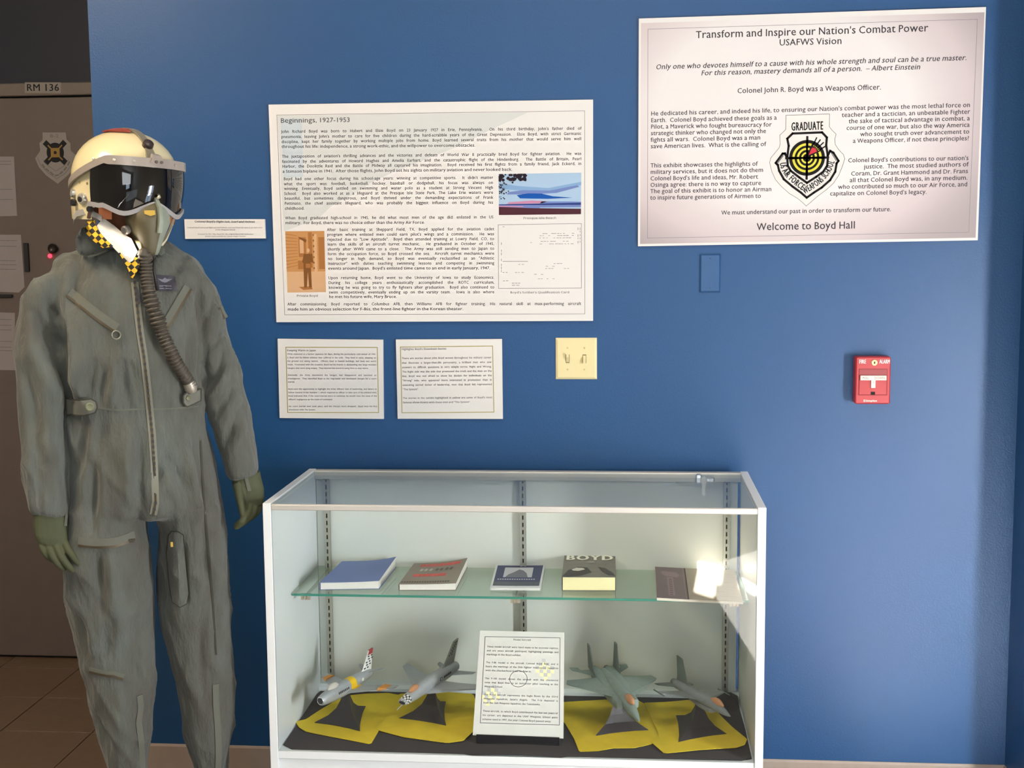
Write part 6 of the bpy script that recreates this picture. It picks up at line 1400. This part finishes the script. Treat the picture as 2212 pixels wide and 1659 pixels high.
hbuild(MB().slab([(-.009, -.158, .060), (.009, -.158, .060), (.017, -.168, .040), (-.017, -.168, .040)], (0, .014, .004)), 'track_bracket', BARM)
mb = MB()
for x in (-.0065, .0065): mb.lathe((x, -.1665, .044), (0, -1, .1), [(.0040, 0), (.0036, .003), (.0001, .003)], 12)
hbuild(mb, 'bracket_screw', mat('bracket_screw', '6c6864', rough=0.3, metal=0.6), kind='stuff')
hbuild(MB().loft([[hp(p, .112, 1.02), hp(p, .119, 1.02), hp(p, .119, 1.05), hp(p, .112, 1.05)] for p in range(-150, -10, 10)]), 'red_crown_patch', mat('red_patch', '8c3a2c', rough=0.5), label='worn red patch on the crown')
# rubber trim under the visor with the nose notch
def tz(p): return vbot(p) - .002
rings = []
for p in range(-66, 97, 4):
    z = tz(max(min(p, 66), -66)) + (0 if p < 70 else .0004 * (p - 70)); k = VK(p) - .005
    rings.append([vp(p, z - .009, k), vp(p, z + .002, k + .010), vp(p, z + .002, k - .03), vp(p, z - .009, k - .03)])
hbuild(MB().loft(rings), 'visor_trim', RUB, label='grey rubber edge below the visor')
# ear hardware
for ph, z, r in ((-78, -.050, .014), (-96, -.038, .010), (82, -.050, .014), (70, -.060, .009)):
    mb = MB(); q = hp(ph, z, 1.0); mb.lathe(q, Vector((q.x, q.y, 0)), [(r, -.004), (r, .004), (r * .85, .008), (r * .5, .009), (.0001, .008)], 16); ear = hbuild(mb, 'ear_fitting', mat('worn_chrome', 'cfcdc6', rough=0.25, metal=0.7, var=0.2, vscale=120))
mb = MB()
for ph, z, r in ((-78, -.052, .0065), (-92, -.060, .008), (82, -.052, .0065), (-66, -.074, .007)):
    q = hp(ph, z, 1.07); mb.lathe(q, Vector((q.x, q.y, 0)), [(r, -.006), (r, .003), (.0001, .004)], 12)
hbuild(mb, 'ear_fitting_dark', BLACKP, kind='stuff')
mb = MB()
for ph, z in ((-84, -.012), (-72, -.014), (-98, .0)): q = hp(ph, z, 1.0); mb.lathe(q, Vector((q.x, q.y, 0)), [(.0035, -.001), (.003, .0015), (.0001, .002)], 10)
hbuild(mb, 'shell_rivet', mat('olive_rivet', '8a8058', rough=0.5), kind='stuff')
# loose grey strap hanging at the viewer's left
st = [(-0.1331, 1.6404), (-0.1315, 1.6537), (-0.1237, 1.6625), (-0.1086, 1.6658), (-0.0938, 1.6635), (-0.0792, 1.6568), (-0.0667, 1.6489)]
rings = []
for i, p in enumerate(st):
    y = -.035 - .012 * i; rings.append([(p[0], y, p[1] + .007), (p[0], y - .002, p[1] - .007), (p[0] + .001, y + .003, p[1] - .007), (p[0] + .001, y + .005, p[1] + .007)])
MB().loft(rings).build('chin_strap', mat('grey_web_strap', '8d8c88', rough=0.8), helm, local=True, smooth='auto', label='loose grey chin strap')
MB().loft([[tuple(HM @ v) for v in (hp(a, b_, k), hp(a + 7, b_, k), hp(a + 7, b_, k - .05), hp(a, b_, k - .05))] for a, b_, k in ((62, -.078, 1.0), (50, -.110, .95), (38, -.135, .93), (22, -.150, .95))]).build('chin_strap', mat('cream_strap', 'c9bfa2', rough=0.7), helm, local=True, smooth='auto')

# ---- oxygen mask and hose
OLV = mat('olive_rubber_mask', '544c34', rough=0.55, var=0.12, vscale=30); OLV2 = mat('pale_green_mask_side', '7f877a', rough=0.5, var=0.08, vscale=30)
def mring(x, yf, yb, z, w, n=18):
    r = []
    for j in range(n):
        t = 2 * math.pi * j / n; c_, s_ = math.cos(t), math.sin(t); yc, d = (yf + yb) / 2, (yb - yf) / 2
        r.append((x + w * math.copysign(abs(c_) ** .85, c_), yc + d * math.copysign(abs(s_) ** .8, s_), z))
    return r
mr = [(.0, -.158, -.10, -.050, .020), (0, -.168, -.09, -.062, .036), (.0, -.172, -.075, -.078, .052), (0, -.172, -.07, -.095, .054), (0, -.170, -.075, -.112, .046), (0, -.166, -.085, -.130, .037), (0, -.162, -.095, -.148, .030), (0, -.158, -.105, -.164, .024), (0, -.154, -.11, -.172, .020)]
mk = MB().loft([mring(x, a, b_, z, w * .92) for x, a, b_, z, w in mr])
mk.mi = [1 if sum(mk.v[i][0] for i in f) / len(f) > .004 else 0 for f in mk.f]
mask = mk.xform(HM).build('oxygen_mask', [OLV, OLV2], man, local=True, smooth=True, label='olive rubber oxygen mask with a paler green side')
MB().loft([[(x - .0045, y - .007, z), (x + .0045, y - .007, z), (x + .0045, y + .01, z), (x - .0045, y + .01, z)] for x, y, z in ((.002, -.150, -.038), (.003, -.170, -.062), (.003, -.176, -.090), (.003, -.172, -.120))]).xform(HM).build('mask_ridge', OLV2, mask, local=True)
MB().slab([(-.034, -.167, -.070), (-.010, -.173, -.068), (-.009, -.174, -.078), (-.020, -.172, -.082), (-.033, -.168, -.078)], (0, -.0015, 0)).xform(HM).build('yellow_sticker', mat('yellow_sticker', 'b89632', rough=0.5), mask, local=True, label='small yellow sticker')
MB().tube([tuple(HM @ Vector(p)) for p in ((.0, -.15, -.045), (.004, -.168, -.036), (.010, -.15, -.030))], .004, 8).build('nose_wire', mat('mask_metal', 'a7a493', rough=0.3, metal=0.6), mask, local=True, smooth=True)
MB().lathe(HM @ Vector((-.052, -.115, -.118)), (-.6, -.7, -.2), [(.011, -.006), (.011, .004), (.008, .007), (.0001, .005)], 16).build('mask_buckle', mat('dull_buckle', '6f6c66', rough=0.4, metal=0.5), mask, local=True, smooth='auto')
mb0 = HM @ Vector((0, -.13, -.168))
HPx = [(0.0257, 1.5697), (0.0278, 1.5424), (0.0297, 1.5096), (0.0336, 1.4744), (0.0408, 1.4413), (0.0512, 1.4080), (0.0616, 1.3745), (0.0753, 1.3408), (0.0891, 1.3069), (0.1053, 1.2772), (0.1174, 1.2543), (0.1234, 1.2383)]
HP = [mb0, Vector((mb0.x * .6 + HPx[0][0] * .4, mb0.y - .012, mb0.z - .012))]
for i, p in enumerate(HPx):
    y = (sy(p[0], p[1], .020) or -.14); t = min(1, i / 4.0); HP.append(Vector((p[0], (mb0.y - .022) * (1 - t) + y * t if i < 4 else y, p[1])))
for i in range(len(HP)): 
    if i > 1: HP[i].y = min(HP[i].y, (sy(HP[i].x, HP[i].z, .017) or HP[i].y))
def smooth_path(P, st):
    out = []
    for i in range(len(P) - 1):
        p0, p1, p2, p3 = P[max(i - 1, 0)], P[i], P[i + 1], P[min(i + 2, len(P) - 1)]; k = max(1, int((p2 - p1).length / st))
        for j in range(k):
            t = j / k; out.append(0.5 * ((2 * p1) + (p2 - p0) * t + (2 * p0 - 5 * p1 + 4 * p2 - p3) * t * t + (3 * p1 - p0 - 3 * p2 + p3) * t ** 3))
    return out + [P[-1]]
SP = smooth_path(HP, 0.00125); rad = []; s_acc = 0
for i, p in enumerate(SP):
    if i: s_acc += (p - SP[i - 1]).length
    f = min(1, s_acc / .02); base = .0140; amp = .0026; ph = s_acc / .0088
    if .125 < s_acc < .215: base = .0150 + .0014 * math.sin(s_acc * 130); amp = .0036; ph = s_acc / .0105
    rad.append((base + amp * (abs(math.sin(math.pi * ph)) * 2 - 1)) * (0.8 + 0.2 * f))
HOSE = mat('olive_black_hose', '453f36', rough=0.5, var=0.1, vscale=50)
hose = MB().tube(SP, rad, 16).build('mask_hose', HOSE, mask, local=True, smooth=True, label='corrugated dark olive hose running down across the chest')
MB().tube([SP[0] + Vector((0, 0, .006)), SP[6], SP[12]], [.019, .0195, .017], 18).build('hose_collar', mat('hose_collar', '2f2b28', rough=0.5), mask, local=True, smooth='auto')
e0, e1 = SP[-14], SP[-1]; MB().tube([e0, e1, e1 + (e1 - e0).normalized() * .010], [.0155, .0160, .010], 18).build('hose_connector', mat('hose_end_metal', '9a958a', rough=0.4, metal=0.5), mask, local=True, smooth='auto', label='pale metal connector at the hose end')
MB().tube([SP[10] + Vector((.016, 0, 0)), SP[60] + Vector((.018, 0, 0)), SP[100] + Vector((.020, .004, 0))], .0035, 8).build('microphone_lead', mat('black_lead', '1f1c1c', rough=0.5), mask, local=True, smooth=True)

# ---- scarf: white silk with a checkered edge
SILK = mat('white_silk', 'ece6da', rough=0.55, var=0.02, vscale=20); CHK = checker_mat('yellow_black_checks', 'e0b024', '1e1a18', 92.0, rot=math.radians(40))
def strip(name, rows, m, parent, th=.003, label=None, amp=.003, offx=0):
    """rows: left and right edge points (x, y, z) of a folded cloth"""
    R = []
    for i, (a, b_) in enumerate(rows):
        A, B = Vector(a), Vector(b_); r = []
        for k in range(9):
            t = k / 8; p = A.lerp(B, t); p.y -= amp * math.sin(math.pi * t) + .0012 * math.sin(t * 17 + i); r.append(p)
        R.append(r)
    vs = [p for r in R for p in r] + [p + Vector((0, th, 0)) for r in R for p in r]; n_ = len(R) * 9; fs = []
    for i in range(len(R) - 1):
        for k in range(8):
            a = i * 9 + k; fs += [(a, a + 1, a + 10, a + 9), (a + n_, a + 9 + n_, a + 10 + n_, a + 1 + n_)]
        for a in (i * 9, i * 9 + 8): fs.append((a, a + 9, a + 9 + n_, a + n_))
    for k in range(8): fs.append((k, k + 1, k + 1 + n_, k + n_)); a = (len(R) - 1) * 9 + k; fs.append((a, a + 1, a + 1 + n_, a + n_))
    return MB().add(vs, fs).build(name, m, parent, local=True, smooth='auto', label=label)
def q3(p, y): return (p[0], y, p[1])
S1 = [(q3((-0.0834, 1.6280), -.080), q3((-0.0638, 1.6515), -.072)), (q3((-0.0716, 1.6140), -.098), q3((-0.0397, 1.6331), -.090)), (q3((-0.0559, 1.5955), -.114), q3((-0.0187, 1.6135), -.112)), (q3((-0.0410, 1.5791), -.124), q3((-0.0024, 1.6025), -.126)), (q3((-0.0260, 1.5627), -.131), q3((0.0072, 1.5797), -.138)), (q3((-0.0150, 1.5495), -.134), q3((0.0110, 1.5709), -.140)), (q3((-0.0100, 1.5451), -.134), q3((0.0008, 1.5515), -.138))]
scarf = strip('scarf', S1, SILK, man, label='white silk scarf with a yellow and black checkered edge', amp=.006)
S2 = [(q3((-0.1002, 1.6442), -.070), q3((-0.0836, 1.6473), -.072)), (q3((-0.1080, 1.6303), -.080), q3((-0.0830, 1.6366), -.088)), (q3((-0.1025, 1.6142), -.092), q3((-0.0735, 1.6193), -.100)), (q3((-0.0858, 1.5958), -.108), q3((-0.0587, 1.6009), -.115)), (q3((-0.0669, 1.5805), -.118), q3((-0.0428, 1.5846), -.124))]
strip('checkered_edge', S2, CHK, scarf, label='yellow and black checkered scarf edge', amp=.006)
S3 = [(q3((-0.0319, 1.5704), -.128), q3((-0.0049, 1.5668), -.132)), (q3((-0.0223, 1.5518), -.133), q3((0.0135, 1.5535), -.136)), (q3((-0.0116, 1.5299), -.134), q3((0.0139, 1.5371), -.136)), (q3((-0.0053, 1.5058), -.134), q3((0.0058, 1.5209), -.135))]
strip('checkered_edge', S3, CHK, scarf, amp=.003)

# ---- gloves: palm and five bent fingers each
GLV = mat('olive_leather_glove', '42472f', rough=0.75, var=0.10, vscale=30, bump=0.2, bscale=300)
def hand(name, wrist, palm, fingers, label, extra=None):
    """palm: rings (x, y, z, halfwidth, halfdepth, skew); fingers: (path, radii)"""
    o_v = MB(); o_v.loft([ell(x, y, z, a, b_, n=20, e=2.6, tilt=tl) for x, y, z, a, b_, tl in palm])
    for path, rr in fingers: 
        P = smooth_path([Vector(p) for p in path], .004); R_ = [rr[0] + (rr[1] - rr[0]) * i / (len(P) - 1) for i in range(len(P))]; 
        tip = (P[-1] - P[-2]).normalized(); P += [P[-1] + tip * rr[1] * .6, P[-1] + tip * rr[1] * .95]; R_ += [rr[1] * .8, rr[1] * .35]
        o_v.tube(P, R_, 12)
    me = bpy.data.meshes.new('tmp'); me.from_pydata([tuple(v) for v in o_v.v], [], o_v.f)
    bm = bmesh.new(); bm.from_mesh(me); bmesh.ops.recalc_face_normals(bm, faces=bm.faces); bm.to_mesh(me); bm.free()
    ob = bpy.data.objects.new('tmp', me); COL.objects.link(ob)
    r_ = ob.modifiers.new('r', 'REMESH'); r_.mode = 'VOXEL'; r_.voxel_size = 0.0022; s_ = ob.modifiers.new('s', 'SMOOTH'); s_.iterations = 3; s_.factor = .5
    d_ = bpy.context.evaluated_depsgraph_get(); d_.update(); m2 = bpy.data.meshes.new_from_object(ob.evaluated_get(d_)); bpy.data.objects.remove(ob); bpy.data.meshes.remove(me)
    m2.materials.clear(); m2.materials.append(GLV); m2.polygons.foreach_set('use_smooth', [True] * len(m2.polygons)); m2.name = name
    g = bpy.data.objects.new(name, m2); COL.objects.link(g); g.parent = man; g['label'] = label
    return g
def w3(p, y): return Vector((p[0], y, p[1]))
# viewer's left hand, back of the hand forward, resting against the thigh
pr_ = [(*t, y, b_, tl) for t, y, b_, tl in (((-0.2181, 0.0359, 0.9577), -.053, .034, -.1), ((-0.2190, 0.0369, 0.9381), -.056, .031, -.1), ((-0.2185, 0.0386, 0.9149), -.062, .027, -.1), ((-0.2163, 0.0386, 0.8916), -.068, .024, -.15), ((-0.2134, 0.0349, 0.8739), -.072, .019, -.25), ((-0.2112, 0.0280, 0.8645), -.074, .013, -.3))]
palm = [(a, y, z, hw, b_, tl) for a, hw, z, y, b_, tl in pr_]
fg = [([w3((-0.1909, 0.8839), -.074), w3((-0.1789, 0.8620), -.088), w3((-0.1657, 0.8412), -.096), w3((-0.1555, 0.8252), -.092)], (.0105, .0078)),
      ([w3((-0.2084, 0.8782), -.076), w3((-0.1967, 0.8517), -.094), w3((-0.1815, 0.8272), -.100), w3((-0.1704, 0.8099), -.092)], (.0105, .0078)),
      ([w3((-0.2256, 0.8795), -.074), w3((-0.2161, 0.8532), -.090), w3((-0.2021, 0.8288), -.094), w3((-0.1897, 0.8138), -.084)], (.0100, .0074)),
      ([w3((-0.2403, 0.8875), -.070), w3((-0.2349, 0.8639), -.082), w3((-0.2240, 0.8445), -.084), w3((-0.2127, 0.8319), -.074)], (.0090, .0066)),
      ([w3((-0.1892, 0.9210), -.055), w3((-0.1750, 0.9002), -.050), w3((-0.1672, 0.8799), -.050), w3((-0.1648, 0.8610), -.056)], (.0110, .0085))]
g1 = hand('glove', None, palm, fg, 'olive glove, back of the hand forward against the thigh')
# viewer's right hand beside the showcase, fingers curling down and inward
pr_ = [(*t, y, b_, tl) for t, y, b_, tl in (((0.2526, 0.0353, 1.0105), -.021, .030, .1), ((0.2543, 0.0365, 0.9900), -.024, .028, .1), ((0.2588, 0.0371, 0.9658), -.030, .025, .1), ((0.2616, 0.0337, 0.9452), -.036, .023, .1), ((0.2646, 0.0279, 0.9293), -.040, .018, .1))]
palm = [(a, y, z, hw, b_, tl) for a, hw, z, y, b_, tl in pr_]
fg = [([w3((0.2822, 0.9366), -.034), w3((0.2757, 0.9153), -.046), w3((0.2543, 0.8999), -.056), w3((0.2305, 0.8847), -.054)], (.0105, .0076)),
      ([w3((0.2717, 0.9349), -.044), w3((0.2640, 0.9137), -.060), w3((0.2425, 0.8959), -.068), w3((0.2223, 0.8816), -.062)], (.0105, .0078)),
      ([w3((0.2588, 0.9333), -.050), w3((0.2512, 0.9145), -.068), w3((0.2356, 0.8988), -.074), w3((0.2237, 0.8875), -.064)], (.0100, .0076)),
      ([w3((0.2860, 0.9460), -.022), w3((0.2806, 0.9222), -.030), w3((0.2627, 0.9090), -.040), w3((0.2449, 0.8969), -.040)], (.0090, .0066)),
      ([w3((0.2292, 0.9856), -.040), w3((0.2328, 0.9554), -.058), w3((0.2377, 0.9275), -.066), w3((0.2405, 0.9056), -.066)], (.0125, .0090))]
g2 = hand('glove', None, palm, fg, 'olive glove hanging beside the showcase corner')
def gstrip(g, pts, ys, w, name='glove_tab'):
    rings = [[(p[0] - w / 2, y - .002, p[1]), (p[0] + w / 2, y - .002, p[1]), (p[0] + w / 2, y + .004, p[1]), (p[0] - w / 2, y + .004, p[1])] for p, y in zip(pts, ys)]
    MB().loft(rings).build(name, SAGE2, g, local=True, smooth='auto')
gstrip(g2, [(0.2464, 1.0180), (0.2526, 0.9937), (0.2576, 0.9694)], [-.053, -.053, -.055], .009)
gstrip(g1, [(-0.1785, 0.9667), (-0.1786, 0.9412), (-0.1819, 0.9158)], [-.060, -.066, -.076], .006)
# boots below the hems
BOOT = mat('black_boot_leather', '1b1a1a', rough=0.4)
for cx_, cy_ in (((-0.0652, 0.0340, 0.0887)[0], 0.0), ((0.1329, 0.0305, 0.0607)[0], .03)):
    MB().loft([ell(cx_, cy_ + y, z, a, b_, n=20, e=2.4) for y, z, a, b_ in ((-.045, 0.0, .046, .135), (-.045, .018, .047, .137), (-.043, .035, .044, .128), (-.035, .06, .040, .105), (-.010, .085, .042, .070), (0, .12, .044, .055), (0, .20, .046, .055))]).build('boot', BOOT, man, local=True, smooth='auto')
